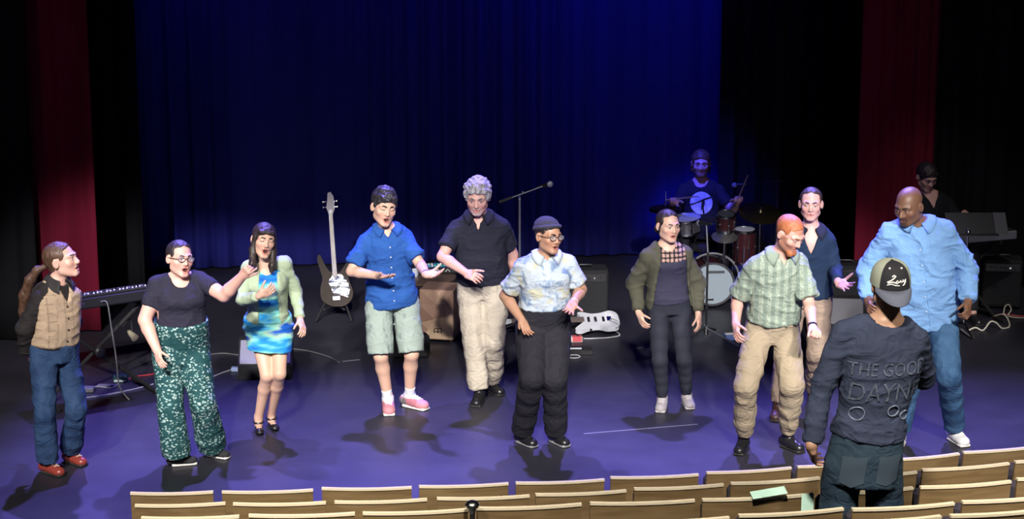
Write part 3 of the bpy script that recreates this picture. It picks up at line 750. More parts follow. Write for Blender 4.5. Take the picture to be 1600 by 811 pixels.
    # eyes and brows
    if not sp.get('noface'):
        for s_ in (-1, 1):
            if not fo.get('closed'):
                n, mm = 12, 9; V = []; cc = []
                for i in range(mm+1):
                    t = math.pi*i/mm
                    for a in range(n):
                        ph = 2*math.pi*a/n; V.append(J.HC+J.HR@(np.array([s_*.031+.0118*math.sin(t)*math.cos(ph), -.0770-.0118*math.cos(t), .0052+.0118*math.sin(t)*math.sin(ph)])*J.hs))
                        cc.append((.008, .006, .006) if t < .30 else (fo.get('iris', (.05, .025, .012)) if t < .65 else (.46, .43, .42)))
                Fs = np.array([(i*n+a, (i+1)*n+a, (i+1)*n+(a+1) % n, i*n+(a+1) % n) for i in range(mm) for a in range(n)])
                mesh_obj('eye', np.array(V), Fs, mat('eye', attr=True, rough=.15), J.root, True, np.array(cc), J.base)
            bc = fo.get('brow', (.02, .014, .01)); br = fo.get('brow_r', .0042)
            pts = [J.HC+J.HR@(np.array([s_*xx, yy, zz])*J.hs) for xx, yy, zz in ((.012, -.094, .0255), (.024, -.0935, .030), (.036, -.086, .031), (.047, -.074, .025))]
            MB().tube(pts, [br, br*1.15, br, br*.5], 6).build('eyebrow', mat('brow_%.3f_%.3f' % bc[:2], bc, .7), J.root, True, J.base)
    return o
def hair_solid(J, name, prims, m, h=.0055, fold=.006, fsc=(70, 70, 12), rel=1, seed=1, parent=None):
    sol = Solid(prims, h); P, Q = sol.mesh(); P = relax(P, Q, rel, .4)
    if fold:
        N = vnormals(P, Q); q = (P-J.HC)@J.HR; P = P+N*((vnoise(q*np.array(fsc)+50, seed)-.5)*fold)[:, None]
    o = mesh_obj(name, P, Q, m, parent or J.root, True, None, J.base); J.parts[name] = (o, P, Q); return o
def scalp(J, e=.010, line=.082, nape=-.045, side=-.02, fw=.062, top=0.0, hy=-.10):
    """cap of hair over the skull, open over face and ears"""
    s = J.hs; R = J.HR; T = lambda x, y, z: J.HC+R@(np.array([x, y, z])*s)
    pr = [ell(T(0, .017, .040+top*.5), np.array([.074+e, .094+e, .080+e+top])*s, R, 0), cone(T(0, .045, -.01), T(0, .05, nape+.02), (.058+e*.5)*s, (.046+e*.5)*s, .02)]
    def cut(x, y, z):
        x, y, z = x/s, y/s, z/s
        face = np.maximum(np.abs(x)-fw-np.clip(-(y+.045), 0, .05)*.0-np.clip(z, 0, .1)*-.12, np.maximum(y+.030-.10*np.clip(z-.03, 0, 1), z-line+.35*np.abs(x)))   # face window
        low = np.maximum(z-(nape+np.clip(-(y-.045), 0, .2)*((side-nape)/.07)), -1)                                                       # below side line
        ear = np.maximum(np.abs(y-.006)-.020, z-.034)
        return np.minimum(np.minimum(face, low), np.maximum(ear, -z-.06))*s
    pr.append(fnp(cut, J.HC, .26, R, .006*s, 's')); return pr
def glasses(J, m, lens_m=None, w=.026, hgt=.019, r=.0022, round_=True):
    s = J.hs; T = lambda x, y, z: J.HC+J.HR@(np.array([x, y, z])*s); g = MB()
    g0 = None
    for q in (-1, 1):
        pts = [T(q*.033+w*math.cos(a)*(1 if round_ else 1), -.103+abs(q*.033+w*math.cos(a))*.10, .006+hgt*math.sin(a)) for a in np.linspace(0, 2*math.pi, 21)[:-1]]
        g.tube(pts, r, 6, True)
        g.tube([T(q*.058, -.096, .010), T(q*.074, -.06, .012), T(q*.083, .01, .012)], r, 6)
    g.tube([T(-.009, -.105, .010), T(0, -.108, .013), T(.009, -.105, .010)], r, 6)
    o = g.build('glasses', m, J.root, True, J.base)
    if lens_m:
        for q in (-1, 1):
            poly = [(w*.95*math.cos(a), hgt*.95*math.sin(a)) for a in np.linspace(0, 2*math.pi, 17)[:-1]]
            MB().prism(poly, J.HR[:, 0]*s, J.HR[:, 2]*s, -J.HR[:, 1]*s, T(q*.033, -.1005, .006), .001).build('lens', lens_m, o, False, J.base)
    return o
def surf(J, part):
    if part+'_bvh' not in J.parts:
        o, P, Q = J.parts[part]; J.parts[part+'_bvh'] = BVHTree.FromPolygons([tuple(p) for p in P], [tuple(map(int, q)) for q in Q])
    return J.parts[part+'_bvh']
def on_cloth(J, part, p, d=None, out=.003):
    """nearest cloth point in front of p (cast from outside along -d)"""
    d = J.f if d is None else d; h = surf(J, part).ray_cast(Vector(p+d*.6), Vector(-d))
    if h[0] is None: return None
    return np.array(h[0])+np.array(h[1])*out
def buttons(J, part, ts, m, r=.0062, off=0.0):
    L = np.linalg.norm(J.neck-J.hip)
    for t in ts:
        p = on_cloth(J, part, J.hip+J.up*t*L+J.e*off)
        if p is not None: MB().ball(p, r, 8, 6).build('button', m, J.parts[part][0], True, J.base)
def seam(J, part, pts, r, m, name='placket', flat=True):
    """strip lying on the cloth through a list of torso points (t along trunk, x across)"""
    L = np.linalg.norm(J.neck-J.hip); Q = []
    for t, x in pts:
        p = on_cloth(J, part, J.hip+J.up*t*L+J.e*x, None, .0008)
        if p is not None: Q.append(p)
    if len(Q) > 1: return MB().tube(Q, r, 6).build(name, m, J.parts[part][0], True, J.base)
def make_collar(J, m, open_=.35, hgt=.035, drop=.055, r0=.066, parent=None, lift=.0, spreadw=.05):
    """turned-down shirt collar with two points, lying just off the shirt"""
    u = J.u; n = 29; V = []; Fs = []; c = J.neck+J.up*(.004*u+lift); fd = J.fields[-1] if J.fields else None
    def off_cloth(p, dr, gap):
        if fd is None: return p
        for _ in range(14):
            if fd.sample(p[None])[0] > gap: break
            p = p+dr*.003+J.up*.003
        return p
    for i in range(n):
        a = open_+(2*math.pi-2*open_)*i/(n-1)      # 0 = front
        dr = J.f*math.cos(a)+J.e*math.sin(a); ff = max(0, 1-min(i, n-1-i)/6.0)
        tilt = J.up*(-.034*u*max(0, math.cos(a)))+J.f*.012*u
        rr = r0*u
        p0 = c+dr*(rr*.94)+tilt-J.up*.02; p1 = c+dr*(rr*.97)+J.up*hgt*u*(1-.15*ff)+tilt; p2 = c+dr*(rr*1.14)+J.up*hgt*.86*u*(1-.3*ff)+tilt
        p3 = c+dr*(rr*(1.46+.15*ff))-J.up*((.002+drop*ff)*u)+tilt+J.f*(.010*ff*u)+J.e*(math.sin(a)*spreadw*ff*u)
        p2 = off_cloth(p2, dr, .010); p3 = off_cloth(p3, dr, .012)
        V += [p0, p1, (p1+p2)/2+J.up*.003, p2, (p2+p3)/2+dr*.004, p3, p3-J.up*.006-dr*.004, p2-dr*.008-J.up*.008, p0-dr*.006]
    k = 9
    for i in range(n-1):
        for j in range(k-1): Fs.append((i*k+j, i*k+j+1, (i+1)*k+j+1, (i+1)*k+j))
    Fs += [tuple(range(k)), tuple((n-1)*k+j for j in range(k))[::-1]]
    return mesh_obj('collar', np.array(V), Fs, m, parent or J.root, True, None, J.base)

# ------------------------------------------------------------------ shared cloth and leather
M_black = mat('black_cotton', (.016, .016, .022), .85, bump=.2, bscale=150, spec=.25, wr=.45)
M_blackshoe = mat('black_leather', (.012, .012, .014), .32, bump=.08, bscale=80)
M_darksole = mat('dark_sole', (.02, .019, .018), .7)
M_whitesole = mat('white_sole', (.75, .73, .70), .6)
M_khaki = mat('khaki_twill', (.32, .262, .185), .85, bump=.2, bscale=130, vary=.08, vscale=7, spec=.2, wr=.55)
M_belt = mat('dark_belt', (.02, .014, .012), .5)
M_frame = mat('dark_frames', (.035, .008, .012), .3)
M_blackframe = mat('black_frames', (.02, .012, .014), .3)
M_button = mat('pale_button', (.72, .72, .74), .4)
M_lens = mat('lens', (.55, .58, .62), .05)
M_lens.node_tree.nodes['Principled BSDF'].inputs['Alpha'].default_value = .12
SK_LIGHT = (0.627, 0.375, 0.297); SK_PINK = (0.672, 0.386, 0.319); SK_ASIAN = (0.638, 0.403, 0.297); SK_TAN = (0.414, 0.230, 0.151); SK_BROWN = (0.168, 0.084, 0.050); SK_MID = (0.493, 0.286, 0.202)

def T_(J): return lambda x, y, z: J.HC+J.HR@(np.array([x, y, z])*J.hs)

# 1 --- man with a long ponytail, tan waistcoat, jeans, red-brown shoes
J = make_person(dict(label='man with long ponytail in tan waistcoat, jeans and red shoes', H=1.70, yaw=48, hip=84, neck=(88, 444), sha=(58, 466), shb=(112, 460), sw=.17,
    ela=(40, 514, .3), wra=(42, 551, .8), hda=(44, 566, 1), elb=(112, 505, 1), wrb=(98, 540, 1), hdb=(90, 552, 1), lean=.0,
    ana=(74, 722), toea=(114, 743), anb=(110, 706), toeb=(145, 727), kna=(70, 648, -1), knb=(119, 640, -1), head=(97, 408), face=(80, -14, 0), hs=1.12,
    girth=dict(hip=.160, waist=.160, chest=.178, belly=.02), facial=dict(mouth=.35, nose=1.15, brow=(.10, .06, .04)), hdy=.0,
    handa=dict(pn=(.5, .8, 0), curl=40), handb=dict(pn=(-.5, .8, 0), curl=40)))
def vest_paint(P):
    x = (P-J.hip)@J.e; f = (P-J.hip)@J.f; t = (P-J.hip)@J.up; col = np.tile(np.array([.42, .315, .22]), (len(P), 1))
    col[(f < -.02)] = (.035, .03, .032)
    grid = (np.abs(((t*16) % 1)-.5) > .46) | (np.abs(((x*16) % 1)-.5) > .46); col[grid & (f > -.02)] *= .62
    return col
make_trousers(J, pattern_mat('blue_jeans', 'denim', [(.012, .032, .090), (.030, .066, .150)]), e=.016, top=.14, wide={0: .092, .5: .084, 1: .072, 1.5: .072, 1.95: .078}, to=1.95)
make_belt(J, M_belt, .13)
make_top(J, 'shirt', mat('charcoal_shirt', (.022, .019, .020), .8, bump=.2, bscale=120, spec=.2, wr=.4), e=.006, sleeve=1.95, se=.030, lo=.12, hi=1.0, boxy=.1, fold=.014, drop=.02)
make_top(J, 'waistcoat', mat('checked_wool', attr=True, rough=.85, bump=.25, bscale=110, spec=.2), e=.020, sleeve=0, lo=.10, hi=.93, boxy=.2, vee=.16, drop=0, paint=vest_paint, fold=.014, strap=.62, extra=[cone(J.S[k]+J.up*.05, J.E[k], .078, .07, .004, 's') for k in 'ab'])
buttons(J, 'waistcoat', (.18, .34, .50, .66), M_belt, .007)
make_collar(J, mat('dark_collar', (.02, .018, .02), .8), .4, parent=J.parts['shirt'][0])
make_body(J, SK_LIGHT)
HB = hair_mat('auburn_brown_hair', (.055, .028, .018), (.13, .07, .045)); T = T_(J)
hair_solid(J, 'hair', scalp(J, .008, .088, -.05, .0, .064)+[cone(T(0, .10, -.005), T(0, .115, -.01), .026, .020, .02)], HB)
hy_ = J.HC[1]; pq = [on_y(x, y, hy_+o) for x, y, o in ((70, 417, .0), (58, 422, .0), (47, 438, .01), (39, 462, .03), (36, 488, .04), (35, 505, .04))]
hair_solid(J, 'ponytail', [cone(pq[n], pq[n+1], (.020, .026, .036, .040, .030)[n], (.026, .036, .040, .030, .010)[n], .02) for n in range(5)], HB)
make_shoes(J, mat('oxblood_leather', (.24, .040, .030), .30, vary=.15), M_darksole, lace=mat('pale_lace', (.6, .5, .45), .8))

# 2 --- woman in navy tee and wide floral trousers
J = make_person(dict(label='woman with glasses, black tee and wide green floral trousers, arm raised', H=1.62, yaw=16, hip=283, neck=(281, 437), sha=(243, 441), shb=(314, 433), sw=.18, lean=.03,
    ela=(226, 500, .1), wra=(245, 546, -1), hda=(253, 578, -1), elb=(350, 462, -1), wrb=(379, 431, -1), hdb=(394, 414, -1),
    ana=(276, 711), toea=(302, 719), anb=(331, 697), toeb=(356, 711), kna=(266, 635, -1), knb=(317, 630, -1), head=(281, 405), face=(34, -6, 6), hs=1.06, arm=1.28, leg=1.2,
    girth=dict(hip=.190, waist=.180, chest=.180, belly=.035, bust=.075), facial=dict(mouth=.8, face_w=1.08, closed=False, brow=(.02, .012, .012)),
    handa=dict(pn=(.6, .6, 0), curl=20), handb=dict(pn=(.5, .8, .2), curl=(30, 70, 80, 80), thumb=25)))
make_trousers(J, pattern_mat('green_floral', 'petals', [(.012, .060, .066), (.42, .53, .50), (.18, .33, .33)], 42), e=.018, top=.42, to=1.99, fold=0.012, fsc=(9, 9, 3),
    wide={0: .118, .35: .108, .7: .098, 1: .096, 1.5: .102, 2: .112}, te=.022)
make_top(J, 'tee_shirt', mat('navy_black_tee', (.022, .021, .038), .85, bump=.15, bscale=160, spec=.2, wr=.4), e=.012, sleeve=.62, se=.014, lo=.36, boxy=.0, drop=.055, neck=.020, fold=.010)
make_body(J, SK_PINK); T = T_(J)
hair_solid(J, 'hair', scalp(J, .009, .094, -.05, .0, .066)+[ell(T(0, .105, .03), (.035, .030, .035), J.HR, .01)], hair_mat('near_black_hair', (.012, .009, .010), (.035, .025, .03)))
glasses(J, M_frame, M_lens, .025, .015)
make_shoes(J, mat('black_canvas', (.015, .016, .018), .8), M_whitesole)

# 3 --- woman in blue-green dress and pale green cardigan
J = make_person(dict(label='woman in blue and green tie-dye dress with pale green cardigan', H=1.62, yaw=10, hip=419, neck=(416, 417), sha=(386, 414), shb=(447, 407), sw=.155, lean=.10, hipz=.50,
    ela=(379, 468, -.4), wra=(406, 462, -1), hda=(430, 450, -.6), elb=(462, 456, 1), wrb=(469, 500, -1), hdb=(477, 526, -1),
    ana=(404, 657), toea=(408, 681), anb=(424, 651), toeb=(437, 676), kna=(417, 587, -1), knb=(437, 584, -1), head=(412, 376), face=(20, -4, 10), hs=1.04, arm=.86, leg=.92,
    girth=dict(hip=.155, waist=.128, chest=.145, shoulder=.135, bust=.05), facial=dict(mouth=1.0, closed=True, brow=(.02, .015, .012)), hdy=.06,
    handa=dict(pn=(-.2, 1, .3), curl=35), handb=dict(pn=(-.7, .6, 0), curl=25)))
pr = [loft(grow(J.st, .010, -.05, .90, 0, J), J.e, J.f, .01)]
for k in 'ab':
    pr.append(cone(J.HP[k], leg_pt(J, k, .55), .098, .094, .05)); pr.append(cone(J.S[k], J.neck-J.up*.07+J.e*(-.05 if k == 'a' else .05), .04, .04, .02))
pr.append(cone(J.HP['a']*.5+J.HP['b']*.5+J.f*.02-J.up*.05, (leg_pt(J, 'a', .55)+leg_pt(J, 'b', .55))/2, .10, .092, .05))
ke = (leg_pt(J, 'a', .50)+leg_pt(J, 'b', .50))/2; pr.append(rbox(ke-np.array([0, 0, .2]), (.4, .4, .2), .003, rotm(0, 0, 3), .004, 's'))
pr.append(cone(J.neck-J.up*.02, J.neck+J.up*.1, .075, .09, .006, 's')); pr.append(ell(J.neck+J.f*.075+J.up*.0, (.07, .07, .085), rotm(J.yaw), .006, 's'))
add_mesh(J, 'dress', Solid(pr, .008), pattern_mat('tie_dye', 'tie_dye', [(.010, .10, .50), (.02, .27, .62), (.22, .62, .52), (.38, .60, .46)], 4.2), .016, (3, 3, 22))
make_top(J, 'cardigan', mat('pale_green_knit', (.37, .46, .31), .9, bump=.35, bscale=170, spec=.2), e=.020, sleeve=1.9, se=.016, lo=.12, hi=.96, boxy=.25, drop=.0, neck=.018, fold=.014, opening=(.085, .06))
make_body(J, SK_ASIAN); T = T_(J)
BH = hair_mat('dark_brown_hair', (.014, .010, .009), (.045, .030, .026))
hair_solid(J, 'hair', scalp(J, .011, .058, -.06, -.06, .056)+[c for q in (-1, 1) for c in (cone(T(q*.066, -.02, .03), T(q*.074, -.012, -.07), .020, .026, .02), cone(T(q*.074, -.012, -.07), T(q*.072, -.055, -.165), .026, .028, .015), cone(T(q*.072, -.055, -.165), T(q*.068, -.065, -.20), .028, .018, .015))]
    +[cone(T(0, .07, -.02), T(0, .075, -.14), .062, .05, .03), cone(T(-.045, -.070, .066), T(.040, -.072, .064), .016, .015, .012)], BH)
for part in ('shoe',): make_shoes(J, M_blackshoe, M_darksole, 'pump', strap=M_blackshoe)

# 4 --- man in blue shirt and green-grey shorts
J = make_person(dict(label='man in bright blue short-sleeved shirt, grey green shorts and pink sneakers', hw=.104, H=1.76, yaw=10, hip=612, neck=(604, 362), sha=(568, 374), shb=(633, 366), sw=.17, lean=.06,
    ela=(549, 424, -.2), wra=(591, 431, -1), hda=(617, 434, -1), elb=(657, 414, -.5), wrb=(666, 429, -1), hdb=(693, 429, -1),
    ana=(606, 624), toea=(609, 648), anb=(640, 619), toeb=(672, 637), kna=(595, 556, -1), knb=(643, 553, -1), head=(600, 325), face=(20, 2, 8), hs=1.12,
    girth=dict(hip=.155, waist=.140, chest=.155), facial=dict(mouth=.7, closed=True, face_w=1.04, brow=(.015, .01, .01), brow_r=.005), hdy=.05,
    handa=dict(pn=(0, .2, 1), curl=14, spread=8), handb=dict(pn=(0, -.5, 1), curl=12, spread=10, thumb=50)))
make_trousers(J, pattern_mat('sage_leaf_print', 'leaves', [(.30, .37, .33), (.20, .26, .25)], 26), e=.02, top=.20, to=.97, wide={0: .098, .3: .096, 1: .096}, fold=0.010, name='shorts', carve=True, h=.009, te=.008)
make_top(J, 'shirt', mat('royal_blue_linen', (.024, .095, .34), .85, bump=.25, bscale=150, vary=.10, vscale=7, spec=.2, wr=.4), e=.020, sleeve=.78, se=.024, lo=-.10, boxy=.75, hem=.022, vee=.085, drop=.0, fold=.020, flare=.012)
make_collar(J, MATS['royal_blue_linen'], .42, .022, .03, .064, parent=J.parts['shirt'][0])
seam(J, 'shirt', [(t, .016) for t in np.linspace(.84, -.06, 14)], .0025, MATS['royal_blue_linen'])
buttons(J, 'shirt', (.76, .62, .47, .32, .14, .0), M_button)
make_body(J, SK_ASIAN); T = T_(J)
hair_solid(J, 'hair', scalp(J, .016, .062, -.04, .01, .062, .012)+[cone(T(-.035, -.072, .078), T(.045, -.066, .072), .020, .018, .012), cone(T(.045, -.066, .072), T(.066, -.045, .03), .016, .008, .012), cone(T(-.04, -.05, .085), T(-.066, -.035, .03), .018, .008, .012)],
    hair_mat('black_hair', (.010, .009, .010), (.05, .045, .05), .32), fold=.012, fsc=(40, 40, 40))
def sneaker_paint(P, A, d, up):
    t = (P-A)@d; z = (P-A)@up; c = np.tile(np.array([.42, .15, .19]), (len(P), 1)); c[(t < .0) & (z < .07)] = (.16, .15, .15); c[(t > .10)] = (.55, .22, .25); c[z > .082] = (.6, .6, .62); return c
make_shoes(J, mat('pink_mesh', attr=True, rough=.7, bump=.2, bscale=200), M_whitesole, 'sneaker', lace=mat('white_lace', (.72, .72, .74), .8), paint=sneaker_paint, s=1.12)
for k in 'ab':
    up = nrm(J.K[k]-J.A[k]); MB().lathe([(.036, .0), (.041, .005), (.040, .05), (.041, .098), (.038, .10)], J.A[k]-up*.01, up, 20).build('sock', mat('white_sock', (.66, .68, .72), .9), J.root, True, J.base)
w_ = J.W['b']; dd = nrm(J.E['b']-w_); MB().lathe([(.030, 0), (.033, .004), (.033, .010), (.030, .014)], w_+dd*.01, dd, 18).build('bracelet', M_black, J.root, True, J.base)

# 5 --- grey-haired man in black polo
J = make_person(dict(label='man with curly grey hair in black polo and cream khaki trousers', H=1.79, yaw=-2, hip=755, neck=(748, 341), sha=(710, 353), shb=(787, 350), sw=.19, lean=.07, hdy=.07,
    ela=(691, 401, -.5), wra=(729, 427, -1), hda=(751, 436, -1), elb=(801, 397, 1), wrb=(806, 442, 1), hdb=(806, 466, 1),
    ana=(749, 612), toea=(741, 635), anb=(768, 596), toeb=(782, 613), kna=(741, 535, -1), knb=(771, 533, -1), head=(746, 309), face=(-4, 12, 0), hs=1.13, arm=1.05, leg=1.03,
    girth=dict(hip=.165, waist=.165, chest=.18, belly=.035), facial=dict(brow=(.16, .14, .14), brow_r=.005, beard=((.42, .40, .40), 'goatee', .7), iris=(.10, .10, .10)),
    handa=dict(pn=(.1, .8, -.5), curl=35), handb=dict(pn=(-.7, .6, 0), curl=25)))
M_cream = mat('cream_twill', (.43, .385, .31), .85, bump=.2, bscale=130, vary=.08, vscale=7, spec=.2, wr=.55)
make_trousers(J, M_cream, e=.018, top=.18, to=1.92, wide={0: .104, .5: .092, 1: .080, 1.5: .074, 1.95: .076}, fold=0.015)
make_top(J, 'polo_shirt', mat('black_polo', (.018, .019, .032), .85, bump=.2, bscale=160, spec=.2, wr=.4), e=.018, sleeve=.70, se=.024, lo=.06, hem=.012, boxy=.5, vee=.12, drop=.0, fold=.014, flare=.008)
make_collar(J, MATS['black_polo'], .45, .028, .045, .066, parent=J.parts['polo_shirt'][0])
make_body(J, SK_PINK); T = T_(J)
pr = scalp(J, .016, .072, -.045, -.005, .064, .006)[:2]; cutp = scalp(J, .016, .070, -.045, -.02, .062, .006)[2]
rs = np.random.RandomState(4); blobs = []
for i in range(260):
    v = nrm(rs.normal(size=3)); p = np.array([0, .017, .042])+v*np.array([.086, .106, .094])
    if p[2] < -.045 or (p[1] < -.035 and p[2] < .068) or (p[1] < .03 and p[2] < -.015): continue
    blobs.append(ell(T(*p), rs.uniform(.012, .019), None, .003))
hair_solid(J, 'hair', pr+[cutp]+blobs, hair_mat('silver_curls', (.20, .19, .20), (.52, .50, .53), .5), .005, .006, (90, 90, 90), 0)
make_shoes(J, M_blackshoe, M_darksole, 'boot')

# 6 --- person in dark beanie, pale floral shirt
J = make_person(dict(label='person in dark knit beanie, glasses, pale floral shirt and black trousers', H=1.70, yaw=14, hip=849, neck=(852, 404), sha=(815, 414), shb=(890, 407), sw=.18, lean=.04, hdy=.05,
    ela=(789, 462, 1), wra=(815, 500, -1), hda=(828, 529, -1), elb=(908, 453, .3), wrb=(896, 473, -1), hdb=(884, 496, -1),
    ana=(816, 676), toea=(838, 695), anb=(868, 675), toeb=(889, 695), kna=(831, 590, -1), knb=(867, 590, -1), head=(857, 370), face=(36, -2, 4), hs=1.05, arm=1.08, leg=1.1,
    girth=dict(hip=.185, waist=.168, chest=.172, belly=.02, bust=.045), facial=dict(mouth=.35, face_w=1.04, brow=(.02, .014, .012)),
    handa=dict(pn=(.5, -.8, .3), curl=14, spread=9), handb=dict(pn=(-.1, -.9, .4), curl=16, spread=10, thumb=55)))
make_trousers(J, M_black, e=.016, top=.34, to=1.96, wide={0: .118, .4: .110, 1: .090, 1.5: .084, 1.96: .086}, fold=0.010, te=.020)
make_top(J, 'shirt', pattern_mat('pale_floral', 'blooms', [(.40, .46, .52), (.15, .22, .36), (.44, .44, .33), (.26, .34, .44)], 13), e=.018, sleeve=.78, se=.024, lo=.30, boxy=.1, vee=.05, drop=.0, fold=.016, flare=.010)
make_collar(J, mat('pale_collar', (.38, .44, .50), .85), .40, .026, .04, .064, parent=J.parts['shirt'][0])
seam(J, 'shirt', [(t, .0) for t in np.linspace(.88, .36, 12)], .0022, mat('pale_seam', (.42, .50, .60), .85))
make_body(J, SK_TAN); T = T_(J)
hair_solid(J, 'hair', scalp(J, .006, .070, -.05, .0, .064), MATS['near_black_hair'])
hair_solid(J, 'beanie', [ell(T(0, .025, .062), np.array([.090, .104, .082]), J.HR, 0), fnp(lambda x, y, z: z-.052-.22*(-y), J.HC, .25, J.HR, .008, 's'), cone(T(-.08, .03, .052), T(.08, .03, .052), .0, .0, .0)]
    +[cone(T(.084*math.sin(a), .020-.096*math.cos(a), .060+.022*math.cos(a)), T(.084*math.sin(a+.42), .020-.096*math.cos(a+.42), .060+.022*math.cos(a+.42)), .013, .013, .006) for a in np.arange(0, 6.2, .42)],
    mat('charcoal_knit', (.030, .029, .042), .95, bump=.6, bscale=120), .006, .004, (50, 50, 50))
glasses(J, M_frame, M_lens, .024, .018)
make_shoes(J, M_blackshoe, mat('grey_sole', (.22, .22, .24), .7), 'shoe', lace=M_black)
w_ = J.W['b']; dd = nrm(J.E['b']-w_); MB().lathe([(.030, 0), (.033, .003), (.033, .007), (.030, .010)], w_+dd*.005, dd, 18).build('bracelet', mat('pale_bead', (.6, .55, .55), .5), J.root, True, J.base)

# 7 --- woman in olive cardigan
J = make_person(dict(label='woman in olive draped cardigan, black lace-yoke top and black leggings', H=1.60, yaw=10, hip=1045, neck=(1042, 388), sha=(1010, 397), shb=(1073, 394), sw=.160, lean=.03,
    ela=(993, 442, 1), wra=(998, 489, -1), hda=(1009, 517, -1), elb=(1088, 442, 1), wrb=(1091, 490, -1), hdb=(1094, 522, -1),
    ana=(1035, 622), toea=(1028, 649), anb=(1073, 617), toeb=(1088, 649), kna=(1031, 563, -1), knb=(1069, 562, -1), head=(1044, 354), face=(24, -2, 2), hs=1.03, arm=.92,
    girth=dict(hip=.165, waist=.145, chest=.150, shoulder=.140, bust=.035), facial=dict(mouth=.35, face_w=1.05, brow=(.02, .015, .012)),
    handa=dict(pn=(.7, .3, 0), curl=24), handb=dict(pn=(-.7, .3, 0), curl=24)))
make_trousers(J, mat('black_leggings', (.018, .020, .032), .8, bump=.12, bscale=140, spec=.3), e=.006, top=.22, to=1.97, fold=0.004, name='leggings')
Lt = np.linalg.norm(J.neck-J.hip)
def yoke_paint(P):
    t = ((P-J.hip)@J.up)/Lt; c = np.tile(np.array([.034, .033, .060]), (len(P), 1)); q = P-J.base
    net = np.abs(np.sin(q[:, 0]*95)*np.sin(q[:, 2]*95)); y = t > .77; c[y] = (.018, .016, .02); c[y & (net > .42)] = (.42, .27, .22); return c
make_top(J, 'blouse', mat('slate_black_top', attr=True, rough=.8, bump=.15, bscale=150, spec=.25), e=.012, sleeve=0, lo=.06, boxy=.35, drop=.035, neck=.012, fold=.010, paint=yoke_paint, h=.007)
make_top(J, 'cardigan', mat('olive_knit', (.080, .080, .056), .95, bump=.4, bscale=170, spec=.15), e=.028, sleeve=1.92, se=.024, lo=-.04, hi=.97, boxy=.6, drop=0, neck=.020, fold=.014, rel=6, opening=(.150, .095), flare=.016, extra=[cone(arm_pt(J, 'a', .35), on_y(988, 436, J.E['a'][1]-.04), .045, .022, .03)])
make_body(J, SK_ASIAN); T = T_(J)
hair_solid(J, 'hair', scalp(J, .009, .094, -.06, .0, .067)+[ell(T(-.03, .095, -.03), (.035, .03, .04), J.HR, .015), cone(T(-.06, -.02, .06), T(-.075, .0, -.03), .012, .008, .01)], BH)
make_shoes(J, mat('grey_suede', (.30, .275, .29), .9, bump=.2, bscale=160, vary=.1), mat('pale_grey_sole', (.34, .32, .33), .7), 'sneaker', lace=mat('grey_lace', (.45, .42, .44), .9), s=1.1)

# 9 --- man in navy cardigan, behind
J = make_person(dict(label='man with hair tied back in navy cardigan and tan trousers, palm out', H=1.78, yaw=-4, hip=1262, neck=(1267, 362), sha=(1236, 374), shb=(1297, 372), sw=.165, lean=.02,
    ela=(1228, 425, 1), wra=(1232, 470, -1), hda=(1236, 495, -1), elb=(1304, 421, .1), wrb=(1310, 442, -1), hdb=(1332, 452, -1),
    ana=(1216, 634), toea=(1209, 656), anb=(1271, 612), toeb=(1268, 636), kna=(1226, 556, -1), knb=(1277, 552, -1), head=(1267, 320), face=(-8, -2, 0), hs=1.06,
    girth=dict(hip=.150, waist=.135, chest=.155), facial=dict(mouth=.05, brow=(.06, .035, .025), brow_r=.005, face_w=.97),
    handa=dict(pn=(.7, .5, 0), curl=25), handb=dict(pn=(.1, -1, .45), curl=8, spread=13, thumb=60)))
make_trousers(J, mat('tan_chino', (.33, .25, .185), .85, bump=.2, bscale=130, vary=.08, spec=.2, wr=.55), e=.014, top=.16, to=1.92, wide={0: .096, .5: .086, 1: .074, 1.5: .066, 1.95: .062}, fold=0.014)
make_top(J, 'cardigan', mat('navy_knit', (.015, .032, .068), .9, bump=.35, bscale=170, spec=.2), e=.018, sleeve=1.85, se=.018, lo=.0, hem=.012, boxy=.4, vee=.20, drop=0, neck=.014, fold=.014)
make_collar(J, mat('navy_collar', (.010, .014, .035), .85), .45, .03, .06, .066, parent=J.parts['cardigan'][0])
make_body(J, SK_PINK); T = T_(J)
hair_solid(J, 'hair', scalp(J, .007, .098, -.05, .01, .067)+[cone(T(.0, .10, -.02), T(.02, .09, -.10), .022, .018, .01)], hair_mat('brown_slick_hair', (.020, .013, .012), (.055, .035, .03)))
make_shoes(J, mat('brown_boot', (.060, .028, .022), .45), M_darksole, 'boot')

# 8 --- red-haired man in green patterned shirt
J = make_person(dict(label='red-haired bearded man in green patterned shirt and khaki trousers, looking down', H=1.80, yaw=12, hip=1206, neck=(1220, 400), sha=(1176, 413), shb=(1252, 408), sw=.19, lean=.12, hdy=.09,
    ela=(1152, 466, 1), wra=(1150, 507, -1), hda=(1152, 537, -1), elb=(1264, 474, -.3), wrb=(1270, 512, -1), hdb=(1282, 526, -1),
    ana=(1162, 685), toea=(1154, 706), anb=(1231, 682), toeb=(1255, 703), kna=(1166, 602, -1), knb=(1237, 602, -1), head=(1234, 366), face=(40, 26, 0), hs=1.10, arm=1.02,
    girth=dict(hip=.160, waist=.155, chest=.175, belly=.015), facial=dict(brow=(.30, .12, .06), beard=((.34, .12, .05), 'full', .85), mouth=.12, scalp=(.40, .16, .09)),
    handa=dict(pn=(.7, .4, 0), curl=30), handb=dict(pn=(-.3, .6, -.4), curl=75, thumb=20)))
make_trousers(J, M_khaki, e=.016, top=.16, to=1.90, wide={0: .098, .5: .090, 1: .079, 1.5: .069, 1.9: .057}, fold=0.014)
make_belt(J, M_belt, .155)
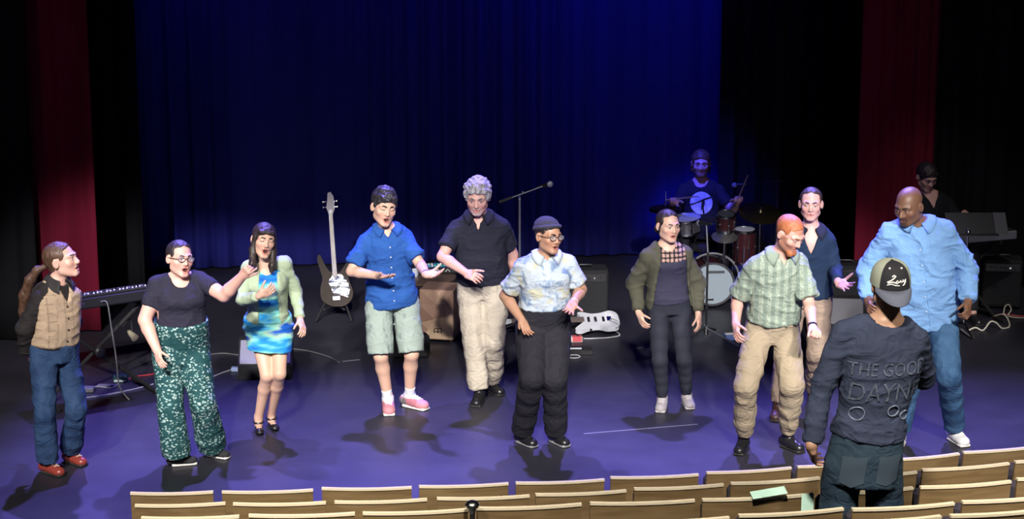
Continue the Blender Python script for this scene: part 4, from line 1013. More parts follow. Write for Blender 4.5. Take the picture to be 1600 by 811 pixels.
make_top(J, 'shirt', pattern_mat('green_print', 'panels', [(.25, .31, .25), (.37, .44, .36), (.205, .265, .22)], 42), e=.022, sleeve=.86, se=.030, lo=.12, hem=.01, boxy=.55, vee=.10, drop=0, fold=.018, flare=.014)
make_collar(J, mat('green_collar', (.25, .32, .26), .85), .5, .026, .06, .068, parent=J.parts['shirt'][0])
pp = on_cloth(J, 'shirt', J.hip+J.up*.62*np.linalg.norm(J.neck-J.hip)+J.e*.085)
if pp is not None: MB().bbox((-.05, -.003, -.055), (.05, .003, .055), .002, np.stack([J.e, -J.f, J.up], 1), pp).build('pocket', MATS['green_print'], J.parts['shirt'][0], False, J.base)
make_body(J, SK_PINK); T = T_(J)
GH = hair_mat('ginger_hair', (.36, .10, .035), (.52, .19, .08), .5)
hair_solid(J, 'hair', scalp(J, .005, .082, -.035, .0, .066), GH, .005, .003)
hair_solid(J, 'beard', [cone(T(-.048, -.004, -.050), T(-.014, -.070, -.098), .022, .024, 0), cone(T(.048, -.004, -.050), T(.014, -.070, -.098), .022, .024, .012), cone(T(-.014, -.068, -.102), T(.014, -.068, -.102), .025, None, .01)], GH, .005, .005, (70, 70, 70))
make_shoes(J, M_blackshoe, M_darksole, 'boot')
w_ = J.W['b']; dd = nrm(J.E['b']-w_); MB().lathe([(.031, 0), (.035, .004), (.035, .016), (.031, .020)], w_+dd*.008, dd, 18).build('watch', M_black, J.root, True, J.base)

# 10 --- tall bald man in pale blue shirt
J = make_person(dict(label='tall bald man in pale blue long-sleeved shirt, jeans and white sneakers', H=1.93, yaw=-8, hip=1447, neck=(1433, 352), sha=(1385, 361), shb=(1481, 358), sw=.205, lean=.04, hdy=.06,
    ela=(1356, 422, 1), wra=(1357, 470, -1), hda=(1361, 492, -1), elb=(1510, 418, 1), wrb=(1512, 472, -1), hdb=(1511, 506, -1), hipz=.51,
    ana=(1406, 676), toea=(1400, 698), anb=(1492, 670), toeb=(1512, 695), kna=(1420, 592, -1), knb=(1483, 588, -1), head=(1420, 323), face=(-40, 14, 0), hs=1.16, arm=1.10, leg=1.06,
    girth=dict(hip=.172, waist=.178, chest=.190, belly=.035), facial=dict(face_w=1.05, jaw=1.08, nose=1.25, beard=((.015, .010, .010), 'goatee', .8), brow=(.015, .01, .008), lip=(.16, .06, .055)), neckr=1.12,
    handa=dict(pn=(.7, .4, 0), curl=45), handb=dict(pn=(-.6, .6, 0), curl=55)))
make_trousers(J, pattern_mat('mid_blue_jeans', 'denim', [(.022, .064, .150), (.056, .13, .25)]), e=.016, top=.14, to=1.94, wide={0: .102, .5: .092, 1: .076, 1.5: .069, 1.95: .068}, fold=0.012)
make_top(J, 'shirt', mat('pale_blue_oxford', (.17, .33, .60), .85, bump=.2, bscale=150, vary=.06, vscale=6, spec=.2, wr=.4), e=.026, sleeve=1.93, se=.030, lo=-.10, hem=.012, boxy=.35, vee=.05, drop=0, fold=.024, neck=.012)
make_collar(J, MATS['pale_blue_oxford'], .38, .026, .035, .066, parent=J.parts['shirt'][0])
seam(J, 'shirt', [(t, .018) for t in np.linspace(.86, -.06, 14)], .0025, MATS['pale_blue_oxford'])
buttons(J, 'shirt', (.74, .58, .42, .26, .10), M_button, .005)
make_body(J, SK_BROWN)
make_shoes(J, mat('white_leather', (.72, .72, .74), .5), M_whitesole, 'sneaker', lace=mat('white_lace2', (.6, .6, .62), .8))

# 11 --- man in backward cap standing among the seats, seen from behind
CAPF = .87
J = make_person(dict(label='man seen from behind in backward cap and dark long-sleeved shirt among the seats', H=1.735, back=True, yaw=6, floor=CAPF, ankle=dict(a=(1.49, 9.40), b=(1.78, 9.46)),
    hip=1349, neck=(1386, 506), sha=(1313, 515), shb=(1438, 523), sw=.185, lean=.0, hipdy=-.02, hipz=.53, hw=.098,
    ela=(1284, 608, .2), wra=(1268, 697, 1), hda=(1271, 729, 1), elb=(1444, 592, 1), wrb=(1424, 560, 1), hdb=(1400, 540, 1), head=(1389, 446), face=(188, 0, 0), hs=.99,
    girth=dict(hip=.160, waist=.140, chest=.172), facial=dict(scalp=(.05, .035, .03)), noface=False, hdy=-.02, handa=dict(pn=(.8, .2, 0), curl=30), handb=dict(pn=(0, 1, 0), curl=30)))
make_trousers(J, pattern_mat('dark_jeans', 'denim', [(.012, .026, .050), (.030, .055, .085)]), e=.012, top=.28, to=1.95, wide={0: .086, .25: .082, .5: .080, 1: .074, 1.5: .070, 1.95: .070}, fold=.008, k=.008)
make_belt(J, M_belt, .265, .03, .014)
make_top(J, 'long_sleeved_shirt', mat('washed_charcoal_jersey', (.036, .046, .085), .85, bump=.2, bscale=150, vary=.25, vscale=5, spec=.2, wr=.5), e=.013, sleeve=1.93, se=.013, lo=.20, boxy=.22, drop=.03, neck=.018, fold=.018, hem=.008, h=.008)
make_body(J, SK_MID); T = T_(J)
hair_solid(J, 'hair', scalp(J, .004, .082, -.04, -.005, .066), MATS['near_black_hair'], .006, .002)
capR = J.HR@rotm(177, 6, 0); TC = lambda x, y, z: J.HC+capR@(np.array([x, y, z])*J.hs)
crown = MB()
def dome(a, t):    # a: angle round (0 = brim side), t: 0 rim .. 1 crown
    r = math.cos(t*math.pi/2)**.62; return TC(.092*math.sin(a)*r, -.018-.108*math.cos(a)*r, .020+.108*math.sin(t*math.pi/2)**.9)
def dome_patch(a0, a1, n=14, m=10, out=0.0):
    V = []; Fs = []
    for i in range(n+1):
        for j in range(m+1):
            p = dome(a0+(a1-a0)*i/n, j/m*.995); c = TC(0, -.018, .0); V.append(p+nrm(p-c)*out)
    Fs = [(i*(m+1)+j, (i+1)*(m+1)+j, (i+1)*(m+1)+j+1, i*(m+1)+j+1) for i in range(n) for j in range(m)]
    return V, Fs
V, Fs = dome_patch(-math.pi, math.pi, 40, 12); crown.add(V, Fs)
cap = crown.build('cap', mat('olive_grey_mesh', (.33, .36, .30), .9, bump=.5, bscale=260), J.root, True, J.base)
V, Fs = dome_patch(-.82, .82, 16, 12, .004); MB().add(V, Fs).build('front_panel', mat('black_cap_twill', (.012, .012, .018), .85, bump=.2, bscale=200), cap, True, J.base)
V = []; Fs = []
for i in range(17):
    a = -1.12+2.24*i/16; p = dome(a, .0); o_ = TC(.092*math.sin(a)*1.02, -.018-.108*math.cos(a)-.074*math.cos(a*1.2), .018-.048*math.cos(a*1.1))
    mid = (p+o_)/2+np.array([0, 0, .006]); V += [p, mid, o_, o_-np.array([0, 0, .004]), mid-np.array([0, 0, .005]), p-np.array([0, 0, .004])]
for i in range(16):
    for j in range(6): Fs.append((i*6+j, (i+1)*6+j, (i+1)*6+(j+1) % 6, i*6+(j+1) % 6))
mesh_obj('brim', np.array(V), Fs, mat('slate_brim', (.10, .11, .16), .85, bump=.2, bscale=200), cap, True, None, J.base)
MB().ball(dome(0, .999), .007, 8, 6).build('top_button', MATS['black_cap_twill'], cap, True, J.base)
for a in (-.42, .42): MB().ball(dome(a, .62)+nrm(dome(a, .62)-TC(0, -.018, 0))*.004, .0055, 8, 6).build('eyelet', M_button, cap, True, J.base)
M_script = mat('white_thread', (.78, .78, .76), .8)
def on_panel(x, z, out=.0065):                     # x,z in panel metres
    a = x*1.35/.100; t = (z*.72+.004)/.120; p = dome(a, t); return p+nrm(p-TC(0, -.018, .0))*out
def script(strokes, r):
    for st in strokes: MB().tube([on_panel(x, z) for x, z in st], r, 6).build('script_lettering', M_script, cap, True, J.base)
script([[(-.018, .052), (-.010, .060), (-.004, .056), (-.012, .044), (-.022, .034), (-.034, .026), (-.030, .022), (-.016, .028), (-.006, .026), (.002, .022)]], .0034)
script([[(-.004, .026), (.002, .036), (.006, .030), (.003, .025), (.010, .028), (.014, .036), (.016, .026), (.022, .030), (.024, .037), (.026, .028), (.032, .031), (.035, .038), (.034, .028), (.028, .016), (.022, .012)]], .0028)
script([[(-.034, .014), (-.018, .019), (-.004, .014), (.010, .013)]], .0026)
# washed-out print on the back of the shirt
M_print = mat('faded_print', (.15, .18, .26), .9, vary=.5, vscale=60)
bk = J.parts['long_sleeved_shirt'][0]
for tx, tz, size, sx in (('THE GOOD', .70, .088, .78), ('DAYNE', .545, .125, .80)):
    o = text_mesh('print_lettering', tx, size, M_print, bk, .0003); L_ = np.linalg.norm(J.neck-J.hip); vs_ = []
    for v in o.data.vertices:
        p0 = J.hip+J.up*(tz*L_+v.co.y)+J.e*(v.co.x*sx+.012); q = on_cloth(J, 'long_sleeved_shirt', p0, -J.f, .006); vs_.append(q if q is not None else p0-J.f*.1)
    for v, q in zip(o.data.vertices, vs_): v.co = Vector(q-J.base)

for (x, t), rr in (((-.10, .40), .032), ((.06, .42), .026), ((.12, .38), .02)):
    L_ = np.linalg.norm(J.neck-J.hip); pts = [on_cloth(J, 'long_sleeved_shirt', J.hip+J.up*(t*L_+rr*math.sin(a))+J.e*(x+rr*math.cos(a)), -J.f, .002) for a in np.linspace(0, 6.2, 13)]
    if all(p is not None for p in pts): MB().tube(pts, .0035, 5).build('faded_mark', M_print, bk, True, J.base)
for q in (-1, 1):                                   # back pockets follow the seat of the jeans
    V = []; n = 7
    for a_ in range(n):
        for b_ in range(n):
            xx = q*.080+(a_/(n-1)-.5)*.105; zz = .075-.125*b_/(n-1)-(.02*(1-abs(a_/(n-1)-.5)*2) if b_ == n-1 else 0)
            h_ = on_cloth(J, 'trousers', J.hip+J.e*xx+J.up*zz, -J.f, .004); V.append(h_ if h_ is not None else J.hip+J.e*xx+J.up*zz-J.f*.13)
    mesh_obj('back_pocket', np.array(V), [(a_*n+b_, (a_+1)*n+b_, (a_+1)*n+b_+1, a_*n+b_+1) for a_ in range(n-1) for b_ in range(n-1)], mat('pocket_denim', (.034, .055, .085), .85), J.parts['trousers'][0], True, None, J.base)

# 12 --- drummer
J = make_person(dict(label='seated drummer in black tee with white moon print behind the drum kit', H=1.78, Y0=20.0, yaw=-3, hip=1095, hipz=.30, neck=(1095, 285), nk=.4, sha=(1067, 294), shb=(1124, 294), sw=.18, lean=.04,
    ela=(1052, 330, -.4), wra=(1050, 314, -1), hda=(1056, 308, -1), elb=(1144, 330, -.4), wrb=(1153, 314, -1), hdb=(1155, 303, -1), head=(1095, 256), face=(-4, 2, 0), hs=1.04,
    girth=dict(hip=.16, waist=.155, chest=.18, belly=.02), facial=dict(beard=((.05, .03, .02), 'full', .7), brow=(.03, .02, .015)), handa=dict(pn=(0, .3, -1), curl=60), handb=dict(pn=(0, .3, -1), curl=60)))
make_trousers(J, M_black, e=.012, top=.14, to=1.9, fold=.008, h=.013)
make_top(J, 'tee_shirt', mat('black_tee', (.020, .020, .026), .85, spec=.2), e=.016, sleeve=.7, se=.02, lo=.02, boxy=.4, drop=.04, fold=.012, h=.011)
make_body(J, SK_PINK)
hair_solid(J, 'hair', scalp(J, .012, .070, -.05, .0, .064)+[cone(T_(J)(-.07, .02, .0), T_(J)(-.078, .03, -.08), .02, .014, .01), cone(T_(J)(.07, .02, .0), T_(J)(.078, .03, -.08), .02, .014, .01)], HB)
M_moon = mat('white_moon_ink', (.75, .76, .80), .8, vary=.25, vscale=25); M_ink = mat('black_ink', (.01, .01, .012), .8)
def decal(name, poly2, m, tri=True, out=.003, c=(.60, 0)):
    L_ = np.linalg.norm(J.neck-J.hip); V = []; n = len(poly2)
    rings = 6
    for i in range(rings+1):
        for (x, z) in poly2:
            cx = sum(p[0] for p in poly2)/n; cz = sum(p[1] for p in poly2)/n; s_ = i/rings
            p0 = J.hip+J.up*(c[0]*L_+cz+(z-cz)*s_)+J.e*(c[1]+cx+(x-cx)*s_); q = on_cloth(J, 'tee_shirt', p0, J.f, out); V.append(q if q is not None else p0+J.f*.15)
    Fs = [(i*n+k, i*n+(k+1) % n, (i+1)*n+(k+1) % n, (i+1)*n+k) for i in range(rings) for k in range(n)]
    return mesh_obj(name, np.array(V), Fs, m, J.parts['tee_shirt'][0], True, None, J.base)
decal('moon_print', [(.105*math.cos(a), .108*math.sin(a)) for a in np.linspace(0, 2*math.pi, 33)[:-1]], M_moon)
decal('branch_print', [(-.105, -.030), (-.02, .006), (.03, .028), (.10, .050), (.10, .064), (.02, .042), (-.04, .012), (-.105, -.014)], M_ink, out=.005)
decal('bird_print', [(.005, .03), (.030, .035), (.035, .0), (.022, -.04), (.030, -.10), (.015, -.11), (.008, -.05), (-.005, -.075), (.0, -.02)], M_ink, out=.006)
make_shoes(J, M_blackshoe, M_darksole)
DRUMMER = J
for k, tip in (('a', (1072, 309)), ('b', (1163, 287))):
    p = J.W[k]+J.Hd[k]*.085; q = on_y(*tip, p[1]-.10); d_ = nrm(q-p)
    o = MB().tube([p-d_*.09, p+d_*.20, p+d_*.27, p+d_*.285, p+d_*.30], [.0075, .007, .0045, .006, .004], 8).build('drumstick', mat('hickory', (.50, .36, .22), .5), None, True, p)
    o.location = Vector(p); tag(o, 'wooden drumstick held upright by the drummer' if k == 'b' else 'wooden drumstick held level by the drummer', 'drumstick', 'drumsticks')
# drum throne under the drummer
hz_ = J.hip[2]-.115
st_ = thing('drum_throne', 'round black drum stool the drummer sits on', 'stool', (J.hip[0], J.hip[1]+.02, 0))
MB().lathe([(.13, 0), (.165, .01), (.17, .05), (.155, .075), (.10, .085)], (0, 0, hz_-.085), n=24).build('seat', M_black, st_, True)
MB().rod((0, 0, .06), (0, 0, hz_-.08), .014).build('post', mat('chrome', (.62, .63, .66), .18, 1.0), st_, True)
for i in range(3):
    a = i*2.094+.5; MB().rod((0, 0, .22), (.2*math.cos(a), .2*math.sin(a), .012), .011).build('leg', MATS['chrome'], st_, True)

# 13 --- keyboard player
J = make_person(dict(label='seated keyboard player in black top behind the music stand', H=1.72, Y0=18.95, yaw=16, hip=1456, hipz=.33, neck=(1452, 304), nk=.4, sha=(1424, 313), shb=(1484, 316), sw=.17, lean=.06,
    ela=(1412, 352, .3), wra=(1440, 372, -1), hda=(1456, 376, -1), elb=(1498, 348, -.2), wrb=(1507, 333, -1), hdb=(1515, 342, -1), head=(1448, 277), face=(18, 22, 0), hs=1.03,
    girth=dict(hip=.165, waist=.15, chest=.165), facial=dict(brow=(.02, .015, .012)), handa=dict(pn=(0, 0, -1), curl=30), handb=dict(pn=(0, 0, -1), curl=30)))
make_trousers(J, M_black, e=.012, top=.14, to=1.9, fold=.008, h=.013)
make_top(J, 'top', mat('black_jersey', (.012, .012, .014), .85, spec=.2), e=.016, sleeve=.9, se=.018, lo=.02, boxy=.3, drop=.04, vee=.14, fold=.012, h=.011)
make_body(J, SK_LIGHT)
hair_solid(J, 'hair', scalp(J, .014, .062, -.05, -.01, .062)+[cone(T_(J)(-.05, -.07, .07), T_(J)(.05, -.07, .07), .016, None, .01)], MATS['near_black_hair'])
make_shoes(J, M_blackshoe, M_darksole)
sl = thing('piano_bench', 'black cushioned bench under the seated keyboard player', 'bench', (J.hip[0], J.hip[1]+.02, 0), .2); hz_ = J.hip[2]-.125
MB().bbox((-.26, -.16, hz_-.07), (.26, .16, hz_), .02).build('cushion', M_black, sl)
for x in (-.22, .22):
    for y in (-.12, .12): MB().rod((x, y, 0), (x*.95, y*.95, hz_-.07), .016).build('leg', M_belt, sl, True)

# ------------------------------------------------------------------ the house: stage floor, walls, tiers
def floor_mat():
    m, nt, b = _new('stage_vinyl'); N = nt.nodes; L = nt.links
    tc = N.new('ShaderNodeTexCoord'); n1 = N.new('ShaderNodeTexNoise'); n1.inputs['Scale'].default_value = 1.3; n1.inputs['Detail'].default_value = 6; n1.inputs['Roughness'].default_value = .62
    L.new(tc.outputs['Object'], n1.inputs['Vector'])
    r = ramp(N, [(.3, (.019, .019, .027)), (.7, (.036, .035, .049))]); L.new(n1.outputs[0], r.inputs[0]); L.new(r.outputs[0], b.inputs['Base Color'])
    n2 = N.new('ShaderNodeTexNoise'); n2.inputs['Scale'].default_value = 3.1; n2.inputs['Detail'].default_value = 8; L.new(tc.outputs['Object'], n2.inputs['Vector'])
    mr = N.new('ShaderNodeMapRange'); mr.inputs[3].default_value = .36; mr.inputs[4].default_value = .56; L.new(n2.outputs[0], mr.inputs[0]); L.new(mr.outputs[0], b.inputs['Roughness'])
    bp = N.new('ShaderNodeBump'); bp.inputs['Strength'].default_value = .06; bp.inputs['Distance'].default_value = .01; L.new(n2.outputs[0], bp.inputs['Height']); L.new(bp.outputs[0], b.inputs['Normal'])
    b.inputs['Specular IOR Level'].default_value = .4
    return m
M_floor = floor_mat(); M_wall = mat('black_wall', (.008, .008, .010), .95, bump=.2, bscale=20)
def struct(name, mb, m): return tag(mb.build(name, m), kind='structure')
struct('floor', MB().box((-9.9, 3.0, -.12), (9.9, 23.9, 0)), M_floor)
struct('wall_back', MB().box((-10, 23.9, -.12), (10, 24.1, 12)), M_wall)
struct('wall_left', MB().box((-10.1, -1.5, -.12), (-9.9, 24.1, 12)), M_wall)
struct('wall_right', MB().box((9.9, -1.5, -.12), (10.1, 24.1, 12)), M_wall)
struct('ceiling', MB().box((-10.1, -1.5, 12), (10.1, 24.1, 12.2)), M_wall)

# ------------------------------------------------------------------ curtains
SL = .14                                                # the stage runs a little away to the right
def curtain(name, label, x0, x1, yc, m, cat='curtain', amp=.05, per=.22, z1=9.5, seed=1, group=None):
    """heavy drape hung in folds; x in metres, yc at x = 0 (skewed with the stage)"""
    rs = np.random.RandomState(seed); n = max(int((x1-x0)/.02), 12); xs = np.linspace(x0, x1, n); zs = [0.015, .4, 1.2, 2.4, 4, 6.5, z1]
    ph = np.cumsum(rs.uniform(.6, 1.4, n))*(2*math.pi*.02/per); am = amp*(.6+.4*np.sin(xs*1.7+seed)); V = []; Fs = []
    cx, cy = (x0+x1)/2, yc+SL*(x0+x1)/2
    for lay in (0, 1):
        for z in zs:
            for i, x in enumerate(xs):
                w = am[i]*(math.sin(ph[i]+.15*z)+.3*math.sin(2.3*ph[i])); V.append((x-cx-.0*w, yc+SL*x+w-cy+.012*lay, z))
    k = len(zs)
    for lay in (0, 1):
        for j in range(k-1):
            for i in range(n-1):
                q = [lay*k*n+j*n+i, lay*k*n+j*n+i+1, lay*k*n+(j+1)*n+i+1, lay*k*n+(j+1)*n+i]; Fs.append(tuple(q if lay == 0 else q[::-1]))
    for i in range(n-1): Fs.append((i, k*n+i, k*n+i+1, i+1)); Fs.append(((k-1)*n+i, (k-1)*n+i+1, (2*k-1)*n+i+1, (2*k-1)*n+i))
    for e_ in (0, n-1):
        for j in range(k-1): Fs.append((j*n+e_, (j+1)*n+e_, k*n+(j+1)*n+e_, k*n+j*n+e_))
    o = mesh_obj(name, np.array(V), Fs, m, None, True); o.location = (cx, cy, 0)
    return tag(o, label, cat, group)
M_blue = mat('blue_drape', (.03, .035, .30), .9, vary=.12, vscale=5, stretch=(1, 1, .05), bump=.2, bscale=60, spec=.15, sheen=.0)
M_red = mat('burgundy_velour', (.15, .010, .028), .9, bump=.2, bscale=90, vary=.2, vscale=6, stretch=(1, 1, .08), spec=.1)
M_blk = mat('black_velour', (.010, .010, .012), .95, bump=.2, bscale=90, spec=.1)
curtain('backdrop_curtain', 'wide blue-lit backdrop curtain across the back of the stage', -5.2, 5.6, 21.0, M_blue, amp=.055, per=.24, seed=2)
curtain('leg_curtain', 'black side curtain between the blue backdrop and the left red curtain', -5.0, -3.40, 19.75, M_blk, seed=3)
curtain('leg_curtain', 'black side curtain between the drummer and the right red curtain', 2.03, 4.1, 20.38, M_blk, seed=4)
curtain('red_curtain', 'burgundy side curtain behind the man with the ponytail', -4.22, -3.62, 18.75, M_red, seed=5, amp=.07, per=.20)
curtain('red_curtain', 'burgundy side curtain behind the tall bald man and keyboard player', 3.20, 3.92, 19.05, M_red, seed=6, amp=.07, per=.22)
curtain('leg_curtain', 'black curtain at the far left edge beyond the red curtain', -8.0, -4.10, 18.55, M_blk, seed=7)
curtain('leg_curtain', 'black curtain at the far right edge behind the keyboard', 3.80, 8.0, 19.15, M_blk, seed=8)

# ------------------------------------------------------------------ seats
ROWZ = (1.12, 1.33, 1.53, 1.72, 1.91)
ROWS = [  # per seat: image x of left/right top corner, image y there
 [(204, 333, 769, 767), (347, 489, 767, 764), (503, 643, 761.5, 760), (655, 794, 758.5, 754), (806, 944, 753, 748), (954, 1091, 744.5, 740), (1104, 1236, 737, 729.5), (1246, 1374, 728, 718), (1384, 1498, 717, 707.5), (1505, 1640, 705.5, 694)],
 [(211, 352, 788, 784.5), (364.5, 509, 785.5, 783.5), (523, 667, 782.5, 778.5), (683, 827, 777, 773), (837, 978, 771, 765), (991, 1130, 762, 755.5), (1142, 1280, 753.5, 745), (1292, 1432, 744.5, 736), (1441, 1576, 732.5, 722.5), (1586, 1722, 720, 709)],
 [(221, 373.5, 807.5, 805), (389, 554, 803.5, 800.5), (567, 731, 800, 794.5), (745, 908, 792.5, 786), (922, 1085, 784.5, 780), (1097.5, 1270, 779, 770.5), (1283, 1426, 769, 760.5), (1437.6, 1579, 759.5, 750.5), (1589, 1735, 747, 737)],
 [(790, 962, 822, 816), (975, 1139, 814, 807), (1154.5, 1317, 803.5, 793), (1331.7, 1490, 794, 784.5), (1503.6, 1665, 782.5, 771)],
 [(1305, 1469.5, 814, 805), (1485, 1650, 804, 792)]]
def wood_mat():
    m, nt, b = _new('seat_veneer'); N = nt.nodes; L = nt.links; b.inputs['Roughness'].default_value = .42
    tc = N.new('ShaderNodeTexCoord'); oi = N.new('ShaderNodeObjectInfo'); mp = N.new('ShaderNodeMapping'); mp.inputs['Scale'].default_value = (.6, 3, 5)
    ad = N.new('ShaderNodeVectorMath'); L.new(tc.outputs['Object'], ad.inputs[0])
    mu = N.new('ShaderNodeMath'); mu.operation = 'MULTIPLY'; mu.inputs[1].default_value = 40; L.new(oi.outputs['Random'], mu.inputs[0]); L.new(mu.outputs[0], ad.inputs[1])
    L.new(ad.outputs[0], mp.inputs['Vector'])
    n = N.new('ShaderNodeTexNoise'); n.inputs['Scale'].default_value = 5; n.inputs['Detail'].default_value = 6; n.inputs['Distortion'].default_value = .8; L.new(mp.outputs[0], n.inputs['Vector'])
    r = ramp(N, [(.3, (.165, .105, .050)), (.55, (.225, .150, .074)), (.75, (.27, .185, .098))]); L.new(n.outputs[0], r.inputs[0]); L.new(r.outputs[0], b.inputs['Base Color'])
    return m
M_veneer = wood_mat(); M_edge = mat('maple_edge', (.85, .74, .55), .35); M_steel = mat('black_steel', (.018, .018, .02), .45, .3); M_pad = mat('seat_cushion', (.035, .03, .05), .95, bump=.3, bscale=120)
def seat_proto(label):
    t = thing('theatre_seat', label, 'seat', (0, 0, 0))
    W = .25; n = 10; zt = .85; zb = .40
    def sheet(yoff, th, z0, z1, w):
        V = []; Fs = []
        for i in range(n+1):
            x = -w+2*w*i/n; c = .020*(1-(x/w)**2)
            for y, z in ((yoff-c, z0), (yoff-c-.055*(z1-z0)/.45, z1), (yoff-c-th-.055*(z1-z0)/.45, z1), (yoff-c-th, z0)): V.append((x, y, z))
        for i in range(n):
            for j in range(4): Fs.append((i*4+j, (i+1)*4+j, (i+1)*4+(j+1) % 4, i*4+(j+1) % 4))
        Fs += [(0, 1, 2, 3), (n*4+3, n*4+2, n*4+1, n*4)]
        return MB().add(V, Fs)
    sheet(.0, .018, zb, zt-.008, W).build('back_panel', M_veneer, t, True)
    o = sheet(-.053, .024, zt-.008, zt+.004, W+.001).build('top_edge', M_edge, t, True)
    sheet(.035, .03, zb+.05, zt-.06, W-.03).build('back_cushion', M_pad, t, True)
    MB().bbox((-.22, .06, .40), (.22, .13, .78), .02).build('folded_seat', M_pad, t)
    for x in (-.235, .235): MB().bbox((x-.012, -.02, 0), (x+.012, .06, .50), .004).build('standard', M_steel, t)
    return t
ORD = ('first', 'second', 'third', 'fourth', 'fifth', 'sixth', 'seventh', 'eighth', 'ninth', 'tenth')
proto = None; row_lines = []
for r, row in enumerate(ROWS):
    ln = []
    for i, (x0, x1, y0, y1) in enumerate(row):
        a = on_z(x0, y0, ROWZ[r]); b = on_z(x1, y1, ROWZ[r]); c = (a+b)/2; ln += [a, b]
        wd = np.linalg.norm((b-a)[:2]); rz = math.atan2(b[1]-a[1], b[0]-a[0])
        rown = ('front row, nearest the stage', 'second row from the stage', 'third row from the stage', 'fourth row from the stage', 'rearmost row in view')[r]
        lab = 'wood-backed seat, %s from the left, %s' % (ORD[i], rown) if r < 3 else 'wood-backed seat, %s from the left in the %s' % (ORD[i], rown)
        if proto is None: proto = seat_proto(lab); s_ = proto
        else: s_ = dup(proto, (0, 0, 0))
        nrmv = np.array([-math.sin(rz), math.cos(rz)])
        s_.location = (c[0]+nrmv[0]*.065, c[1]+nrmv[1]*.065, ROWZ[r]-.854); s_.rotation_euler = (0, 0, rz); s_.scale = (wd/.5, 1, 1)
        s_['label'] = lab; s_['group'] = 'wood-backed theatre seats'
    row_lines.append(ln)
M_tier = mat('tier_carpet', (.020, .020, .026), .95, bump=.4, bscale=160)
for r, ln in enumerate(row_lines):
    a, b = ln[0], ln[-1]; d_ = nrm((b-a)*np.array([1, 1, 0])); nn = np.array([-d_[1], d_[0], 0])
    if r >= 3: a = a-d_*(2.6 if r == 3 else 4.2)
    a = a-d_*.12; b = b+d_*1.5
    zt = ROWZ[r]-.855; ff = .52 if r == 0 else .42; bk_ = -.48 if r < 4 else -6.2
    poly = [a+nn*ff, b+nn*ff, b+nn*bk_, a+nn*bk_]
    V = [(p[0], p[1], -.001) for p in poly]+[(p[0], p[1], zt) for p in poly]
    tag(MB().add(V, [(3, 2, 1, 0), (4, 5, 6, 7)]+[(i, (i+1) % 4, 4+(i+1) % 4, 4+i) for i in range(4)]).build('floor_tier', M_tier), kind='structure')
# pale paper sheets on the seats, chrome-topped post
M_paper = mat('mint_paper', (.52, .78, .68), .8)
p = on_z(1203, 777, ROWZ[2]+.02); o = MB().bbox((-.085, -.03, -.001), (.085, .03, .003), .0008, rotm(8, 0, -7)@rotm(0, 16, 0)).build('paper_sheet', M_paper); o.location = Vector(p)+Vector((0, .05, .004))
tag(o, 'mint green sheet lying along a third-row seat top', 'paper')
p = on_z(1257, 784, 1.53); o = MB().bbox((-.030, -.002, -.052), (.030, .002, .052), .0008, rotm(10, -12, 4)).build('paper_card', M_paper); o.location = Vector(p)+Vector((0, -.10, .02)); tag(o, 'upright mint green card against a third-row seat back by the capped man', 'paper')
p = on_z(738, 789, ROWZ[2]+.03); po = thing('chrome_post', 'slim black post with domed chrome top between third-row seats', 'post', (p[0], p[1]-.02, ROWZ[2]-.855))
zt = .855+.03
MB().rod((0, 0, 0), (0, 0, zt-.03), .013).build('shaft', M_steel, po, True)
MB().lathe([(.016, zt-.035), (.020, zt-.02), (.022, zt-.008), (.034, zt), (.034, zt+.010), (.026, zt+.022), (.012, zt+.028)], n=20).build('domed_top', mat('bright_chrome', (.75, .80, .80), .22, 1.0), po, True)
MB().lathe([(.07, 0), (.07, .01), (.02, .02)], n=20).build('foot', M_steel, po, True)
# tape marks on the stage
M_tape = mat('white_tape', (.15, .15, .20), .6)
def tape(x0, y0, x1, y1, w, label):
    a, b = on_z(x0, y0), on_z(x1, y1); c = (a+b)/2; d_ = nrm(b-a); n_ = np.array([-d_[1], d_[0], 0]); L_ = np.linalg.norm(b-a)/2
    o = MB().box((-L_, -w/2, 0), (L_, w/2, .002), np.stack([d_, n_, (0, 0, 1)], 1)).build('tape_mark', M_tape); o.location = Vector(c)+Vector((0, 0, .0005)); tag(o, label, 'tape')
tape(912, 678, 1090, 663, .012, 'long thin tape line on the stage behind the beanie wearer')
tape(535, 565, 562, 562, .02, 'short tape mark left of the man in blue')
tape(540, 775, 570, 774, .012, 'faint tape dash close to the front seats') if False else None
tape(990, 545, 1004, 543, .02, 'small tape dash behind the woman in the olive cardigan')

# ------------------------------------------------------------------ instruments and stage gear
M_chrome = mat('chrome', (.62, .63, .66), .18, 1.0); M_plastic = mat('black_plastic', (.014, .014, .017), .45, bump=.05); M_matte = mat('matte_black', (.012, .012, .014), .8, bump=.2, bscale=120)
M_whitekey = mat('white_keys', (.75, .74, .72), .3); M_ivory = mat('white_gloss', (.74, .76, .82), .25)
def z_at(px, py, Y): return on_y(px, py, Y)[2]
def curve_pts(P, n=8):
    P = [np.asarray(p, float) for p in P]; out = []
    for i in range(len(P)-1):
        p0, p1, p2, p3 = P[max(i-1, 0)], P[i], P[i+1], P[min(i+2, len(P)-1)]
        for j in range(n):
            t = j/n; out.append(.5*((2*p1)+(-p0+p2)*t+(2*p0-5*p1+4*p2-p3)*t*t+(-p0+3*p1-3*p2+p3)*t**3))
    return out+[P[-1]]
def cable(pts, r, m, label, name='cable', group=None):
    q = curve_pts(pts); c = q[0].copy(); o = MB().tube(q, r, 6).build(name, m, None, True, c); o.location = Vector(c); return tag(o, label, 'cable', group)
def fl(x, y, z=.006): return on_z(x, y, z)

